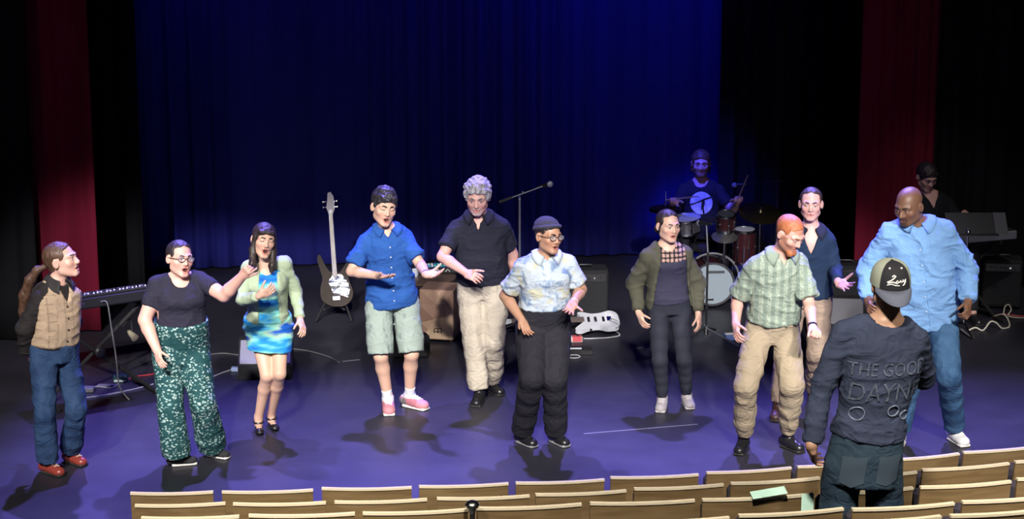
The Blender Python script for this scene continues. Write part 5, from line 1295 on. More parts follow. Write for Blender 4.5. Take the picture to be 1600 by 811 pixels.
# keyboard on an X stand, its back to the audience (left)
a = on_z(58, 474, .86); b = on_z(246, 446, .86); c = (a+b)/2; rz = math.atan2(b[1]-a[1], b[0]-a[0]); Lk = np.linalg.norm(b-a)/2
kb = thing('stage_keyboard', 'black keyboard seen from behind, left of the woman in floral trousers', 'keyboard', (c[0], c[1], 0), rz)
MB().bbox((-Lk, .0, .755), (Lk, .30, .845), .012).build('case', M_plastic, kb)
nk = 36
for i in range(nk):
    x = -Lk+.04+(2*Lk-.08)*i/nk; kw = (2*Lk-.08)/nk
    MB().box((x+.001, .135, .845), (x+kw-.001, .285, .862)).build('white_key', M_whitekey, kb)
for i in range(nk):
    if i % 7 in (0, 1, 3, 4, 5): MB().bbox((-Lk+.04+(2*Lk-.08)*(i+.68)/nk, .13, .862), (-Lk+.04+(2*Lk-.08)*(i+1.32)/nk, .225, .872), .002).build('black_key', M_plastic, kb)
MB().bbox((-Lk+.01, .005, .845), (Lk-.01, .12, .864), .004).build('control_panel', M_matte, kb)
for i in range(26): MB().lathe([(.006, 0), (.0055, .010), (.004, .012)], (-Lk+.05+(2*Lk-.1)*i/25, .03+.012*(i % 3), .864), n=8).build('knob', M_whitekey, kb, True)
for x in (-.13, .02): MB().lathe([(.010, 0), (.010, .006), (.005, .007)], (x, .0, .80), (0, -1, 0), 10).build('jack', M_chrome, kb, True)
Tl = Matrix.Translation((0, 0, .80))@Matrix.Rotation(math.radians(-10), 4, 'X')@Matrix.Translation((0, 0, -.80))
for ch in list(kb.children): ch.matrix_local = Tl
xs_ = thing('keyboard_stand', 'black folding X stand under the left keyboard', 'stand', (c[0], c[1], 0), rz)
for q, yy in ((-1, .06), (1, .12)):
    MB().rod((-.42*q, yy, .03), (.40*q, yy, .700), .016, n=8).build('cross_tube', M_matte, xs_, True)
    MB().rod((-.42*q, -.12, .022), (-.42*q, .36, .022), .018, n=8).build('foot_bar', M_matte, xs_, True)
    MB().rod((.40*q, -.0, .735), (.40*q, .28, .690), .017, n=8).build('support_bar', M_matte, xs_, True)
MB().lathe([(.04, 0), (.045, .02), (.03, .035)], (0, .03, .385), (0, -1, 0), 14).build('pivot_knob', M_plastic, xs_, True)
s_ = kb.matrix_basis
def kbw(x, y, z): return np.array([c[0]+x*math.cos(rz)-y*math.sin(rz), c[1]+x*math.sin(rz)+y*math.cos(rz), z])
M_grycab = mat('grey_cable', (.12, .12, .13), .6)
cable([kbw(.02, -.01, .80), kbw(.05, -.05, .79), kbw(.07, -.06, .60), kbw(.09, -.08, .35), kbw(.10, -.10, .12), kbw(.16, -.14, .006)], .006, M_grycab, 'grey cable hanging from the back of the left keyboard')
# adaptor box, red lead and floor cables under the keyboard
p = fl(188, 596, 0); ab = thing('power_adaptor', 'small adaptor box with pale label on the floor under the left keyboard', 'adaptor', p, .15)
MB().bbox((-.055, -.04, 0), (.055, .04, .055), .006).build('case', mat('dark_teal_plastic', (.012, .05, .05), .5), ab)
MB().bbox((-.05, -.0415, .006), (.05, -.039, .026), .0008).build('label_strip', mat('pale_label', (.55, .66, .66), .6), ab)
cable([fl(202, 592, .02), fl(214, 588, .015), fl(236, 585), fl(262, 578)], .007, mat('red_cable', (.45, .05, .06), .5), 'short red lead running right from the adaptor box')
M_palecab = mat('pale_cable', (.36, .36, .40), .6)
cable([fl(128, 612), fl(150, 604), fl(175, 606), fl(186, 598)], .006, M_palecab, 'pale cable on the floor left of the adaptor box')
cable([fl(130, 622), fl(165, 617), fl(205, 609), fl(240, 600)], .005, M_palecab, 'thin pale cable passing in front of the adaptor box')
cable([fl(334, 588), fl(346, 583), fl(358, 579), fl(364, 577)], .006, M_palecab, 'pale lead left of the floor wedge monitor')
cable([fl(318, 556), fl(345, 552), fl(375, 555), fl(400, 558)], .005, M_grycab, 'grey cable running behind the left wedge monitor')
cable([fl(458, 545), fl(480, 548), fl(510, 556), fl(530, 566)], .005, M_grycab, 'grey cable curving right from the left wedge monitor')
p = fl(368, 580, 0); o = MB().bbox((-.035, -.025, 0), (.035, .025, .035), .006).build('cable_plug', mat('pale_blue_plastic', (.35, .45, .75), .5)); o.location = Vector(p); tag(o, 'pale blue plug block beside the left wedge monitor', 'plug')
p = fl(136, 612, 0); o = MB().bbox((-.06, -.04, 0), (.06, .04, .04), .008).build('pedal_box', mat('grey_pedal', (.16, .16, .19), .5)); o.location = Vector(p); tag(o, 'small grey pedal on the floor at the ponytailed man\'s knee', 'pedal')
p = fl(170, 604, 0); o = MB().bbox((-.09, -.015, 0), (.09, .015, .02), .005).build('sustain_pedal', mat('grey_pedal', (.16, .16, .19), .5)); o.location = Vector(p); tag(o, 'flat grey foot pedal left of the adaptor box', 'pedal')
# small clip lamp hanging from the stand
p = on_z(207, 524, .45)
o = MB().lathe([(.012, -.06), (.022, -.03), (.030, .03), (.032, .04), (.010, .045)], (0, 0, 0), nrm((.6, -.6, -.4)), 14).build('clip_microphone', mat('brass_grey', (.30, .27, .20), .4), None, True); o.location = Vector(p); tag(o, 'small pale microphone hanging below the left keyboard', 'microphone')
mp_ = Vector(p)
o2 = MB().tube(curve_pts([p, p+np.array([-.02, .04, .12]), kbw(.22, .06, .55)]), .006, 6).build('gooseneck', M_matte, None, True, p); o2.parent = o

# wedge monitors
def wedge(p, w, d, h, rz, label, panel):
    t = thing('floor_monitor', label, 'loudspeaker', p, rz)
    prof = [(-d/2, 0), (d/2, 0), (d/2, h), (d/2-.10, h), (-d/2, h*.42)]
    V = [(x, y, z) for x in (-w/2, w/2) for y, z in prof]; n = len(prof)
    MB().add(V, [tuple(range(n)), tuple(range(2*n-1, n-1, -1))]+[(i, n+i, n+(i+1) % n, (i+1) % n) for i in range(n)]).build('cabinet', M_matte, t)
    a_ = np.array((0, -d/2, h*.42)); b_ = np.array((0, d/2-.10, h)); up = nrm(b_-a_); nn = np.cross((1, 0, 0), up); R = np.stack([(1, 0, 0), up, nn], 1); L = np.linalg.norm(b_-a_)
    MB().bbox((-w/2+.015, .015, 0), (w/2-.015, L-.015, .012), .004, R, a_).build('grille', panel, t)
    for x in (-w/2+.04, w/2-.04): MB().bbox((x-.015, -d/2-.004, .05), (x+.015, -d/2+.002, .08), .001).build('corner_plate', M_plastic, t)
    return t
M_grille = mat('pale_grille', (.34, .34, .42), .6, bump=.5, bscale=300)
wedge(fl(416, 583, 0), .44, .34, .27, .06, 'wedge floor monitor with pale grille behind the dancing woman\'s legs', M_grille)
wedge(fl(1306, 524, 0), .48, .36, .32, -.1, 'wedge floor monitor with grey grille behind the capped man\'s shoulder', mat('dim_grille', (.16, .16, .18), .7, bump=.5, bscale=300))

# bass guitar on its stand
base = on_z(524, 497, 0); gy = base[1]; top = on_y(515, 302, gy+.20); bot = on_z(527, 478, .20); bot = on_y(527, 478, gy-.06)
gx = nrm(top-bot); gn = nrm(np.cross(gx, (1, 0, 0))); gn = gn if gn[1] < 0 else -gn; gs = np.cross(gx, gn); gs = gs if gs[0] > 0 else -gs
Lg = np.linalg.norm(top-bot)
bg = thing('bass_guitar', 'dark brown electric bass guitar on a stand at the back of the stage', 'bass guitar', (base[0], base[1], 0)); B0 = np.array([base[0], base[1], 0])
def gp(x, y, n=0): return bot+gs*x+gx*y+gn*n
out = [(-.05, .0), (.06, -.005), (.135, .05), (.15, .13), (.125, .21), (.12, .27), (.14, .34), (.125, .39), (.085, .35), (.04, .30), (-.04, .31), (-.085, .38), (-.125, .47), (-.15, .43), (-.13, .33), (-.115, .25), (-.14, .16), (-.13, .06)]
oc = [q[:2] for q in curve_pts([(x, y, 0) for x, y in out+[out[0]]], 4)][:-1]
MB().prism([(x, y) for x, y in oc], gs, gx, gn, gp(0, 0), .042).build('body', mat('walnut_body', (.030, .021, .017), .6, spec=.2, vary=.25, vscale=14, stretch=(1, 1, .2)), bg, False, B0)
MB().prism([(-.03, .12), (.03, .10), (.105, .07), (.125, .14), (.10, .22), (.06, .28), (-.02, .28), (-.06, .22)], gs, gx, gn, gp(0, 0, .023), .006).build('pickguard', mat('mirror_guard', (.80, .82, .80), .12, 1.0, bump=.9, bscale=22), bg, False, B0)
MB().prism([(-.021, .26), (.021, .26), (.018, Lg-.18), (-.018, Lg-.18)], gs, gx, gn, gp(0, 0, .030), .022).build('neck', mat('maple_neck', (.16, .13, .12), .4), bg, False, B0)
MB().prism([(-.018, Lg-.19), (.018, Lg-.19), (.040, Lg-.14), (.034, Lg-.03), (.010, Lg+.01), (-.016, Lg), (-.022, Lg-.06), (-.036, Lg-.13)], gs, gx, gn, gp(0, 0, .026), .018).build('headstock', mat('pale_headstock', (.30, .27, .33), .4), bg, False, B0)
for sx in (-1, 1):
    for q in (0, 1): MB().lathe([(.004, 0), (.004, .02), (.013, .024), (.013, .032)], gp(sx*.034, Lg-.125+.05*q, .026), gs*sx, 10).build('tuning_peg', M_chrome, bg, True, B0)
for i in range(4): MB().rod(gp(-.013+.0087*i, .10, .040), gp(-.011+.0075*i, Lg-.15, .043), .0012, n=5).build('string', M_chrome, bg, True, B0)
MB().bbox((-.045, -.012, 0), (.045, .012, .010), .002, np.stack([gs, gx, gn], 1), gp(0, .17, .026)).build('pickup', M_plastic, bg, False, B0)
MB().bbox((-.035, -.020, 0), (.035, .020, .012), .002, np.stack([gs, gx, gn], 1), gp(0, .07, .022)).build('bridge', M_chrome, bg, False, B0)
for i in range(3): MB().lathe([(.010, 0), (.009, .014)], gp(.085+.012*i, .10+.045*i, .026), gn, 10).build('control_knob', M_chrome, bg, True, B0)
gst = thing('guitar_stand', 'low black stand holding the bass guitar', 'stand', (base[0], base[1], 0))
bz = bot-B0
MB().tube(curve_pts([(-.16, -.16, .012), (-.08, .0, .16), (0, .05, .24), (.08, .0, .16), (.16, -.16, .012)], 6), .010, 8).build('front_leg', M_matte, gst, True)
MB().rod((0, .05, .24), (0, .28, .012), .010).build('back_leg', M_matte, gst, True)
MB().tube([(-.09, bz[1]-.05, bz[2]-.02), (-.09, bz[1]+.0, bz[2]-.03), (0, .03, bz[2]-.02), (.09, bz[1]+.0, bz[2]-.03), (.09, bz[1]-.05, bz[2]-.02)], .009, 8).build('cradle', M_matte, gst, True)

# cajon
p = (fl(661, 535, 0)+fl(714, 527, 0))/2+np.array([0, .05, 0]); cj = thing('cajon', 'wooden cajon box drum with inlaid front under the small table', 'cajon', p, math.radians(-11))
CW, CD, CH = .150, .145, .47
MB().bbox((-CW, -CD, .025), (CW, CD, CH), .008).build('body', mat('rosewood_box', (.34, .215, .165), .4, vary=.15, vscale=10, stretch=(1, 1, .2)), cj)
woods = [(.42, .27, .185), (.35, .22, .15), (.50, .34, .23), (.30, .18, .125), (.66, .48, .32), (.40, .25, .175), (.58, .41, .27)]
tris = [((-1, 1), (.15, 1), (.0, .45), 0), ((-1, 1), (0, .45), (-1, .40), 1), ((.15, 1), (1, 1), (.55, .50), 5), ((.15, 1), (.55, .50), (0, .45), 2), ((1, 1), (1, .1), (.55, .50), 3), ((-1, .40), (0, .45), (-.15, -.18), 5), ((-1, .40), (-.15, -.18), (-1, -.35), 3),
        ((0, .45), (.55, .50), (.60, -.05), 0), ((0, .45), (.60, -.05), (-.15, -.18), 1), ((.55, .50), (1, .1), (.60, -.05), 2), ((-1, -.35), (-.15, -.18), (-.5, -.62), 2), ((-1, -.35), (-.5, -.62), (-1, -1), 5),
        ((.60, -.05), (1, .1), (1, -1), 6), ((-.15, -.18), (.60, -.05), (1, -1), 4), ((-.15, -.18), (1, -1), (-.5, -.62), 6), ((-.5, -.62), (1, -1), (-1, -1), 4)]
for t_ in tris:
    poly = [((x*.96)*CW, .2475+(z*.96)*.222) for x, z in t_[:3]]; ar = (poly[1][0]-poly[0][0])*(poly[2][1]-poly[0][1])-(poly[2][0]-poly[0][0])*(poly[1][1]-poly[0][1])
    if ar < 0: poly = poly[::-1]
    MB().prism(poly, (1, 0, 0), (0, 0, 1), (0, -1, 0), (0, -CD-.001, 0), .003).build('inlay', mat('inlay_wood_%d' % t_[3], woods[t_[3]], .38, vary=.12, vscale=16, stretch=(1, 1, .25)), cj)
for x in (-.12, .12):
    for y in (-.11, .11): MB().lathe([(.014, 0), (.016, .026)], (x, y, 0), n=12).build('rubber_foot', M_plastic, cj, True)
yy = -CD-.0035; lx, lz = .015, .085
for pts in ([(-.034, 0), (-.034, .030), (-.026, .043), (-.010, .043), (-.002, .032), (-.002, 0)], [(-.002, .032), (.006, .043), (.022, .043), (.030, .032), (.030, 0)], [(-.034, .014), (.030, .014)]):
    MB().tube([(lx+x, yy, lz+z) for x, z in pts], .0042, 6).build('logo', M_ink, cj, True)
for q in ((-.0, .0), (.012, .03)): MB().tube([(lx+.046, yy, lz+q[0]), (lx+.046+.003, yy, lz+q[1])], .0016, 5).build('logo_lettering', M_ink, cj, True)

# small round table with a bright box on it
tz = .44; p = on_z(664, 436, tz)+np.array([0, .10, 0]); tb = thing('round_table', 'small dark round table above the wooden cajon', 'table', (p[0], p[1], 0))
MB().lathe([(.255, tz-.03), (.272, tz-.022), (.275, tz-.006), (.267, tz)], n=44).build('tabletop', mat('dark_table_wood', (.10, .065, .05), .4, vary=.2, vscale=10), tb, True)
for a in (-.95, 1.1, 3.4, 2.3): MB().rod((.20*math.cos(a), .20*math.sin(a), tz-.03), (.27*math.cos(a), .27*math.sin(a), 0), .014, .011).build('leg', mat('table_leg_wood', (.14, .07, .05), .5), tb, True)
p = on_z(688, 424, tz); bxo = thing('effects_unit', 'black effects unit with cyan and white lit top on the round table', 'effects unit', (p[0], p[1], tz), .10)
MB().bbox((-.16, -.09, 0), (.16, .09, .055), .008).build('case', M_plastic, bxo)
MB().bbox((-.15, -.08, .055), (.15, .08, .060), .002).build('top_panel', mat('navy_panel', (.02, .04, .12), .4), bxo)
rs = np.random.RandomState(3)
for i in range(18):
    x, y = -.135+.027*(i % 9)+.008, -.04+.06*(i//9); cc = [(.05, .55, .62), (.70, .74, .78), (.06, .22, .60), (.10, .60, .40), (.65, .62, .20)][rs.randint(5)]
    MB().bbox((x-.011, y-.022, .060), (x+.009, y+.022, .068), .002).build('pad', mat('pad_%.2f_%.2f' % cc[:2], cc, .5), bxo)
for i in range(2): MB().tube([(-.05+.09*i, -.0915, .018), (-.03+.09*i, -.0915, .042), (-.01+.09*i, -.0915, .018)], .003, 5).build('printed_mark', M_whitekey, bxo, True)
p = on_z(648, 432, tz); o = MB().lathe([(.028, 0), (.034, .02), (.036, .065), (.032, .067), (.030, .02), (.01, .012)], n=18).build('cup', mat('pale_cup', (.5, .55, .62), .3), None, True); o.location = Vector(p); tag(o, 'pale cup at the left side of the round table', 'cup')
# black bag behind the blue-shirted man
p = fl(640, 558, 0); o = thing('instrument_case', 'small black case on the floor behind the blue-shirted man\'s legs', 'case', p, .1)
MB().bbox((-.17, -.08, 0), (.17, .08, .20), .03).build('shell', M_matte, o); MB().tube([(-.05, 0, .20), (-.04, 0, .23), (.04, 0, .23), (.05, 0, .20)], .008, 6).build('handle', M_plastic, o, True)
MB().bbox((-.03, -.083, .10), (.03, -.078, .16), .002).build('white_patch', mat('white_patch', (.6, .65, .62), .7), o)

# boom microphone stand behind the grey-haired man
my = 18.0; p0 = on_y(812, 308, my); ms = thing('microphone_stand', 'black boom microphone stand behind the grey-haired man', 'microphone stand', (p0[0], my, 0)); O = np.array([p0[0], my, 0])
def tripod(t, r=.30, zc=.16):
    for i in range(3):
        a = i*2.094+.9; MB().rod((0, 0, zc), (r*math.cos(a), r*math.sin(a), .010), .009, n=8).build('leg', M_matte, t, True)
    MB().lathe([(.024, zc-.03), (.024, zc+.03)], n=12).build('leg_hub', M_plastic, t, True)
tripod(ms); MB().rod((0, 0, .13), (0, 0, p0[2]), .0095, n=8).build('pole', mat('dull_steel', (.20, .20, .23), .4, .6), ms, True)
e0, e1 = on_y(780, 316, my-.02)-O, on_y(848, 291, my-.06)-O
MB().rod(e0, e0+(e1-e0)*.30, .013, n=8).build('boom_counterweight', M_matte, ms, True); MB().rod(e0, e1, .0065, n=8).build('boom', MATS['dull_steel'], ms, True)
MB().lathe([(.016, -.02), (.018, 0), (.014, .03)], p0-O, n=12).build('clutch', M_chrome, ms, True); MB().ball(on_y(817, 300, my-.02)-O, .014, 10, 8).build('boom_knob', M_chrome, ms, True)
m0 = on_y(852, 289, my-.07); m1 = on_y(863, 287, my-.16); mo = thing('microphone', 'handheld-style microphone at the end of the central boom stand', 'microphone', m0); d_ = nrm(m1-m0)
MB().lathe([(.010, -.09), (.013, -.02), (.021, .05)], (0, 0, 0), d_, 14).build('handle', M_plastic, mo, True); MB().ball(d_*.075, .027, 14, 10).build('grille', mat('mesh_grille', (.50, .52, .60), .35, .8, bump=.8, bscale=300), mo, True)
MB().lathe([(.017, -.04), (.019, .0), (.017, .03)], (0, 0, -.006), d_, 12).build('clip', M_plastic, mo, True)

# amplifier cabinets
def amp(p, w, d, h, rz, label):
    t = thing('amplifier', label, 'amplifier', p, rz)
    MB().bbox((-w/2, -d/2, .015), (w/2, d/2, h), .014).build('cabinet', M_matte, t)
    MB().bbox((-w/2+.025, -d/2-.006, .04), (w/2-.025, -d/2+.004, h-.11), .003).build('grille_cloth', mat('dark_grille_cloth', (.022, .024, .028), .95, bump=.6, bscale=260), t)
    MB().bbox((-w/2+.025, -d/2-.005, h-.10), (w/2-.025, -d/2+.004, h-.03), .002).build('control_plate', mat('plate', (.05, .05, .055), .4, .5), t)
    for i in range(6): MB().lathe([(.010, 0), (.009, .014)], (-w/2+.07+(w-.14)*i/5, -d/2-.004, h-.065), (0, -1, 0), 10).build('knob', M_chrome if i == 4 else M_plastic, t, True)
    MB().tube([(-.08, 0, h), (-.06, 0, h+.025), (.06, 0, h+.025), (.08, 0, h)], .009, 6).build('handle', M_plastic, t, True)
    return t
amp(fl(912, 497, 0), .42, .26, .47, .05, 'black amplifier behind the white guitar')
amp(fl(1318, 480, 0), .34, .26, .42, -.1, 'dark amplifier between the navy cardigan and the red curtain')
amp(fl(1562, 478, 0), .36, .26, .46, -.15, 'black amplifier under the right keyboard')

# white electric guitar lying on the floor
p = fl(930, 520, 0); wg = thing('electric_guitar', 'white electric guitar lying on a low stand, right of the beanie wearer', 'guitar', p, math.radians(184))
wo = [(.21, .03), (.19, .11), (.10, .135), (.02, .105), (-.06, .12), (-.14, .165), (-.19, .14), (-.13, .06), (-.10, .0), (-.12, -.055), (-.15, -.12), (-.11, -.135), (-.03, -.105), (.05, -.115), (.14, -.15), (.20, -.10)]
wc = [q[:2] for q in curve_pts([(x, y, 0) for x, y in wo+[wo[0]]], 4)][:-1]
Rt = rotm(0, -16, 0); ex, ey, ez = Rt[:, 0], Rt[:, 1], Rt[:, 2]; WZ = np.array((0, 0, .10))
MB().prism([(-x, y) for x, y in wc][::-1], ex, ey, ez, WZ, .044).build('body', M_ivory, wg)
MB().prism([(.02, -.03), (.02, .03), (.66, .021), (.66, -.021)], ex, ey, ez, WZ+ez*.026+ex*.08, .02).build('neck', mat('maple_neck', (.16, .13, .12), .4), wg)
MB().prism([(.0, -.02), (.0, .02), (.05, .045), (.17, .03), (.18, -.01), (.04, -.03)], ex, ey, ez, WZ+ez*.022+ex*.74, .016).build('headstock', M_ivory, wg)
for x in (-.07, .0, .06): MB().bbox((-.011, -.038, 0), (.011, .038, .009), .002, Rt, WZ+ez*.022+ex*x).build('pickup', M_plastic, wg)
MB().bbox((-.02, -.035, 0), (.02, .035, .012), .002, Rt, WZ+ez*.022-ex*.12).build('bridge', M_chrome, wg)
for i in range(2): MB().lathe([(.011, 0), (.010, .015)], WZ+ez*.022-ex*(.10+.045*i)-ey*.085, ez, 10).build('control_knob', M_ivory, wg, True)
for x in (-.12, .05): MB().rod((x, -.10, 0), (x, .12, .06), .012).build('support', M_matte, wg, True)
cable([on_z(962, 514, .12), on_z(968, 506, .14), on_z(962, 500, .16), on_z(954, 499, .14), on_z(956, 512, .03), fl(968, 523), fl(955, 527), fl(925, 529), fl(912, 529)], .006, mat('white_cable', (.55, .56, .60), .5), 'white cable looping off the end of the white guitar')
p = fl(897, 552, 0); pb = thing('pedalboard', 'low black pedalboard beside the beanie wearer\'s leg', 'pedalboard', p, .03)
MB().bbox((-.16, -.07, 0), (.16, .07, .045), .006).build('deck', M_plastic, pb); MB().rod((-.15, -.05, .055), (.06, -.05, .055), .010).build('rail', mat('grey_rail', (.35, .36, .42), .4, .6), pb, True)
p = fl(892, 534, .0); pp_ = thing('effects_pedal', 'pink and white effects pedal on the floor below the white guitar', 'pedal', p, .05)
MB().bbox((-.10, -.03, 0), (.10, .03, .05), .006).build('case', mat('white_pedal', (.62, .55, .52), .4), pp_); MB().bbox((.01, -.031, .004), (.095, .031, .052), .004).build('red_panel', mat('coral_panel', (.62, .10, .12), .4), pp_)
MB().lathe([(.012, 0), (.010, .014)], (.06, 0, .05), n=12).build('footswitch', M_plastic, pp_, True)
pts = [fl(897, 557)+np.array([.05*math.cos(a), .05*math.sin(a), 0]) for a in np.linspace(0, 5.9, 14)]
cable(pts, .005, MATS['white_cable'], 'small coil of white cable in front of the pedalboard')

# ------------------------------------------------------------------ drum kit
M_maroon = mat('maroon_shell', (.040, .010, .014), .25, vary=.2, vscale=12); M_headw = mat('drum_head', (.30, .37, .42), .45); M_bronze = mat('dark_bronze', (.10, .085, .05), .35, .9)
def drum(name, label, c, axis, r, L, shell, head_m, lugs=6):
    t = thing(name, label, 'drum', (c[0], c[1], 0)); o_ = np.array(c)-np.array([c[0], c[1], 0]); ax = nrm(axis)
    MB().lathe([(r*.97, -L/2), (r*.97, L/2)], o_, ax, 36).build('shell', shell, t, True)
    for q in (-1, 1):
        MB().lathe([(r*.95, q*L/2), (r*1.03, q*L/2-q*.012), (r*1.05, q*L/2), (r*1.05, q*L/2+q*.012), (r*.96, q*L/2+q*.012), (r*.955, q*L/2+q*.004)], o_, ax, 36).build('hoop', M_chrome if name != 'bass_drum' else mat('dark_hoop', (.05, .05, .06), .35), t, True)
        MB().lathe([(r*.955, q*L/2+q*.004), (r*.5, q*L/2+q*.006), (.001, q*L/2+q*.006)], o_, ax, 36).build('head', head_m, t, True)
    u = nrm(np.cross(ax, (0, 0, 1) if abs(ax[2]) < .9 else (1, 0, 0))); v = np.cross(ax, u)
    for i in range(lugs):
        a = 2*math.pi*i/lugs+.3; d_ = u*math.cos(a)+v*math.sin(a); MB().rod(o_+d_*r*1.04-ax*L*.45, o_+d_*r*1.04+ax*L*.45, .006, n=6).build('tension_rod', M_chrome, t, True)
        MB().ball(o_+d_*r*1.03, .013, 8, 6).build('lug', M_chrome, t, True)
    return t, o_, ax
by = 19.0; bc = on_y(1112, 444, by); br = .195; bc[2] = br+.035
by = by
bc = np.array([on_y(1112, 444, 19.05)[0], 19.05, 0]); bc[2] = max(on_y(1112, 444, 19.05)[2], .20)
bd, o_, ax = drum('bass_drum', 'small bass drum with pale blue front head facing the audience', bc+np.array([0, .17, 0]), (.06, -1, 0), br, .34, M_maroon, M_headw, 8)
fc = o_+ax*(.178)
MB().bbox((-.085, -.0015, -.012), (.085, .0015, .012), .0005, rotm(4), fc+np.array([.02, 0, .115])).build('name_strip', mat('faded_black', (.06, .07, .08), .6), bd)
MB().bbox((-.030, -.0015, -.008), (.030, .0015, .008), .0005, rotm(4), fc+np.array([-.02, 0, -.145])).build('badge', M_ink, bd)
for q in (-1, 1): MB().rod(o_+np.array([q*.17, -.05, -.08]), np.array([q*.30, -.14, .008]), .009).build('spur', M_chrome, bd, True)
MB().tube([o_+np.array([math.cos(a)*.25+.02, .0, math.sin(a)*.25]) for a in np.linspace(.15, 2.2, 14)], .010, 8).build('carry_hoop', mat('grey_hoop', (.14, .14, .16), .5), bd, True)
tcp = on_y(1134, 346, 19.15); tm, o_, ax = drum('rack_tom', 'small maroon rack tom with chrome rims above the bass drum', tcp, (0, -.25, 1), .082, .14, M_maroon, mat('dark_head', (.05, .055, .07), .4), 6)
MB().rod(o_-np.array([0, 0, .05]), (0, .05, bc[2]+br-.0), .011).build('mount_post', M_chrome, tm, True)
ftp = on_y(1163, 384, 19.25); ft, o_, ax = drum('floor_tom', 'maroon floor tom right of the rack tom', ftp, (0, -.05, 1), .098, .30, M_maroon, mat('blue_white_head', (.42, .45, .55), .4), 6)
for i in range(3):
    a = i*2.094+.4; q = np.array([.112*math.cos(a), .112*math.sin(a), 0]); MB().rod(q+np.array([0, 0, o_[2]+.02]), q*1.15, .007).build('leg', M_chrome, ft, True)
snp = on_y(1072, 351, 19.56); sn, o_, ax = drum('snare_drum', 'snare drum with blue-lit head left of the rack tom', snp, (-.08, -.12, 1), .135, .12, mat('steel_shell', (.25, .25, .28), .3, .8), MATS['blue_white_head'], 8)
for i in range(3):
    a = i*2.094; MB().tube([(0, 0, .30), (.12*math.cos(a), .12*math.sin(a), o_[2]-.07)], .008, 6).build('basket_arm', M_chrome, sn, True); MB().rod((0, 0, .28), (.24*math.cos(a+1), .24*math.sin(a+1), .008), .008).build('leg', M_chrome, sn, True)
MB().rod((0, 0, .18), (0, 0, .34), .010).build('post', M_chrome, sn, True)
def cymbal(label, px, py, Y, r, tilt, name='cymbal_stand'):
    c_ = on_y(px, py, Y); t = thing(name, label, 'cymbal', (c_[0], c_[1], 0)); nn = nrm((tilt[0], tilt[1], 1))
    MB().lathe([(.001, .028), (.018, .026), (.034, .006), (r*.6, -.004), (r, -.020), (r, -.023), (r*.6, -.008), (.03, .002)], (0, 0, c_[2]), nn, 40).build('cymbal', M_bronze, t, True)
    MB().rod((0, 0, .15), (0, 0, c_[2]-.03), .009).build('pole', M_chrome, t, True); MB().lathe([(.015, -.03), (.018, -.06), (.015, -.09)], (0, 0, c_[2]), n=12).build('tilter', M_chrome, t, True)
    MB().lathe([(.008, .028), (.011, .04), (.007, .05)], (0, 0, c_[2]), nn, 10).build('wing_nut', M_chrome, t, True)
    for i in range(3):
        a = i*2.094+.6; MB().rod((0, 0, .26), (.24*math.cos(a), .24*math.sin(a), .008), .008).build('leg', M_chrome, t, True)
    return t, c_
cymbal('dark ride cymbal on a chrome stand right of the drummer', 1188, 330, 19.55, .20, (.05, -.35))
hh, c_ = cymbal('hi-hat cymbals on a stand left of the drummer', 1040, 322, 19.7, .155, (0, 0), 'hi_hat_stand')
MB().lathe([(.155, -.030), (.09, -.018), (.03, -.016), (.09, -.024), (.155, -.034)], (0, 0, c_[2]-.012), (0, 0, 1), 40).build('bottom_cymbal', M_bronze, hh, True); MB().rod((0, 0, c_[2]), (0, 0, c_[2]+.14), .004).build('pull_rod', M_chrome, hh, True)
c_ = on_y(1132, 368, 19.08); sp_ = thing('splash_cymbal', 'small dark cymbal on a short post above the bass drum', 'cymbal', (c_[0], c_[1], bc[2]+br)); nn = nrm((0, -.3, 1)); hz_ = c_[2]-bc[2]-br
MB().lathe([(.001, .020), (.014, .018), (.026, .004), (.07, -.004), (.118, -.014), (.118, -.017), (.07, -.008), (.02, .0)], (0, 0, hz_), nn, 36).build('cymbal', mat('pale_bronze', (.45, .45, .46), .25, .9), sp_, True)
MB().rod((0, 0, .0), (0, 0, hz_), .007).build('post', M_chrome, sp_, True)
# mic stand in front of the kit
my = 18.1; g = on_z(1103, 526, 0); ds = thing('microphone_stand', 'straight black microphone stand in front of the bass drum', 'microphone stand', g); O = g
MB().rod((0, 0, .05), (0, 0, on_y(1103, 394, g[1])[2]), .010).build('pole', M_matte, ds, True); MB().rod((0, 0, on_y(1103, 394, g[1])[2]), (-.015, .02, on_y(1104, 352, g[1])[2]), .0075).build('upper_pole', mat('pale_steel', (.5, .5, .54), .35, .8), ds, True)
MB().lathe([(.020, .10), (.022, .06), (.016, .02)], n=12).build('leg_hub', M_chrome, ds, True)
for q in ((1155, 541), (1062, 537), (1118, 515)): MB().rod((0, 0, .08), on_z(*q, .012)-O, .009, n=8).build('leg', MATS['pale_steel'] if q[0] > 1150 else M_matte, ds, True)
p = on_y(1087, 350, g[1]-.02) if False else None
mt = on_y(1104, 352, g[1]); mo = thing('microphone', 'black microphone on the straight stand in front of the drums', 'microphone', mt+np.array([-.015, .02, 0])); d_ = nrm((-.5, .7, -.1))
MB().lathe([(.010, -.09), (.012, .0), (.020, .06)], (0, 0, .012), d_, 12).build('handle', M_plastic, mo, True); MB().ball(np.array((0, 0, .012))+d_*.08, .024, 12, 8).build('grille', MATS['mesh_grille'], mo, True)
p = fl(1142, 530, 0); o = thing('stomp_box', 'small blue and white stomp box near the microphone stand leg', 'pedal', p, .2); MB().bbox((-.06, -.05, 0), (.06, .05, .045), .006).build('case', mat('blue_box', (.10, .16, .40), .5), o); MB().bbox((-.05, -.02, .045), (.05, .03, .052), .003).build('white_plate', M_whitekey, o)
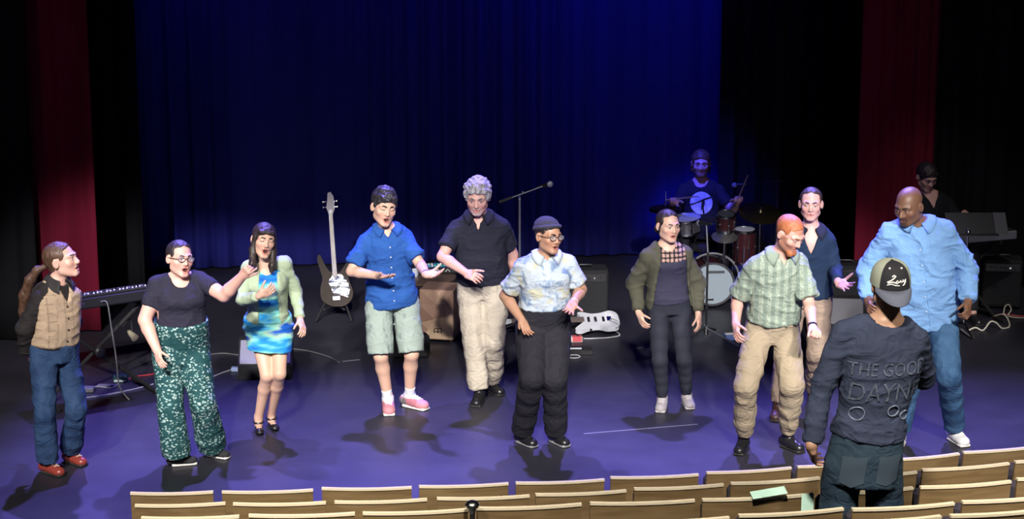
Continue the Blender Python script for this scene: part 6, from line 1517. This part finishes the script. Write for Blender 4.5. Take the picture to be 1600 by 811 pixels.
# drummer's vocal microphone
g2 = on_y(1140, 300, 19.5); ds = thing('microphone_stand', 'boom microphone stand beside the drummer\'s raised hand', 'microphone stand', (g2[0]+.50, 19.95, 0)); O = np.array([g2[0]+.50, 19.95, 0]); tripod(ds)
tpz = on_y(1196, 290, 19.62)[2]; MB().rod((0, 0, .13), (0, 0, tpz), .009, n=8).build('pole', M_matte, ds, True); mend = on_y(1164, 288, 19.55); MB().rod(np.array((.05, 0, tpz-.02)), mend-O, .0065, n=8).build('boom', M_matte, ds, True)
mo = thing('microphone', 'pale-tipped microphone beside the drummer\'s raised hand', 'microphone', mend); d_ = nrm((-.8, .2, -.1)); MB().lathe([(.010, -.02), (.012, .04), (.019, .08)], (0, 0, 0), d_, 12).build('handle', M_plastic, mo, True); MB().ball(d_*.10, .024, 12, 8).build('grille', MATS['mesh_grille'], mo, True)
cable([fl(1300, 488, .33), fl(1316, 481, .36), fl(1330, 470, .38), on_y(1345, 463, 18.5)], .005, mat('yellow_cable', (.5, .42, .15), .5), 'yellowish cable over the right wedge monitor') if False else None

# ------------------------------------------------------------------ right keyboard, music stand, cables
a = on_z(1448, 375, .80); b = on_z(1590, 363, .80); c = (a+b)/2; rz = math.atan2(b[1]-a[1], b[0]-a[0]); Lk = np.linalg.norm(b-a)/2
kr = thing('stage_piano', 'silver grey stage piano at the right edge of the stage', 'keyboard', (c[0], c[1], 0), rz)
MB().bbox((-Lk, .0, .735), (Lk, .28, .815), .010).build('case', mat('silver_case', (.30, .31, .35), .4, .3), kr)
for i in range(30): kw = (2*Lk-.08)/30; MB().box((-Lk+.04+kw*i+.001, .12, .815), (-Lk+.04+kw*(i+1)-.001, .27, .828)).build('white_key', M_whitekey, kr)
for i in range(30):
    if i % 7 in (0, 1, 3, 4, 5): MB().bbox((-Lk+.04+kw*(i+.68), .12, .828), (-Lk+.04+kw*(i+1.32), .21, .838), .002).build('black_key', M_plastic, kr)
MB().bbox((-Lk+.01, .008, .815), (Lk-.01, .11, .822), .002).build('control_panel', M_matte, kr); MB().bbox((Lk-.14, .02, .822), (Lk-.09, .05, .834), .002).build('lit_switch', mat('lit_switch', (.8, .8, .75), .4, emit=((1, .95, .8), 1.5)), kr)
xs_ = thing('keyboard_stand', 'black folding X stand under the silver stage piano', 'stand', (c[0], c[1], 0), rz)
for q, yy in ((-1, .06), (1, .12)):
    MB().rod((-.30*q, yy, .03), (.30*q, yy, .715), .016, n=8).build('cross_tube', M_matte, xs_, True); MB().rod((-.30*q, -.12, .022), (-.30*q, .36, .022), .018, n=8).build('foot_bar', M_matte, xs_, True); MB().rod((.30*q, 0, .717), (.30*q, .28, .717), .017, n=8).build('support_bar', M_matte, xs_, True)
g = on_z(1512, 508, 0); g[1] = c[1]-.42; gx_ = on_y(1512, 380, g[1])[0]; mst = thing('music_stand', 'black music stand with sloping desk in front of the stage piano', 'music stand', (gx_, g[1], 0)); O = np.array([gx_, g[1], 0])
d0, d1 = on_y(1480, 366, g[1])-O, on_y(1556, 334, g[1]+.12)-O; zc0, zc1 = d0[2], d1[2]; up = nrm((0, .16, zc1-zc0)); R = np.stack([(1, 0, 0), up, np.cross((1, 0, 0), up)], 1)
MB().bbox((d0[0], 0, -.006), (d1[0], np.linalg.norm((.16, zc1-zc0)), .006), .003, R, (0, 0, zc0)).build('desk', M_plastic, mst)
MB().bbox((d0[0], -.05, -.006), (d1[0], 0, .004), .002, None, (0, 0, zc0)).build('ledge', M_plastic, mst)
MB().rod((0, 0, .10), (0, .02, zc0+.05), .011).build('pole', M_chrome, mst, True); MB().ball((0, -.0, zc0+.02), .022, 10, 8).build('pivot_knob', M_chrome, mst, True)
for q in ((1490, 505), (1520, 530), (1494, 521)): MB().rod((0, 0, .12), on_z(*q, .010)-O, .009).build('leg', M_chrome if q[0] == 1520 else M_matte, mst, True)
sc = MB().bbox((-.055, -.11, -.002), (.055, .11, .002), .001, R, (d1[0]+.03, .06, zc0+.085)).build('side_flap', mat('grey_flap', (.07, .07, .08), .6), mst)
M_wc = mat('cream_cable', (.62, .60, .50), .5)
cable([fl(1512, 517), on_z(1524, 512, .03), fl(1536, 516), on_z(1547, 503, .08), on_z(1556, 504, .07), fl(1566, 513), fl(1577, 510), on_z(1574, 497, .05), on_z(1566, 491, .08), fl(1549, 496)], .0075, M_wc, 'cream cable looping on the floor under the stage piano')
cable([on_z(1568, 492, .03), on_z(1570, 480, .09), on_z(1576, 476, .10), on_z(1580, 484, .08), on_z(1576, 494, .03), fl(1600, 497)], .006, M_wc, 'upright loop of cream cable at the right edge of the stage')
cable([fl(1550, 494), fl(1568, 491, .02), fl(1585, 493), fl(1612, 496)], .008, mat('red_cable', (.45, .05, .06), .5), 'red cable running off the right edge of the stage')
cable([fl(1490, 518), fl(1500, 514), fl(1510, 522), fl(1520, 528)], .009, mat('pale_grey_cable', (.30, .30, .34), .5), 'short pale cable by the music stand feet')
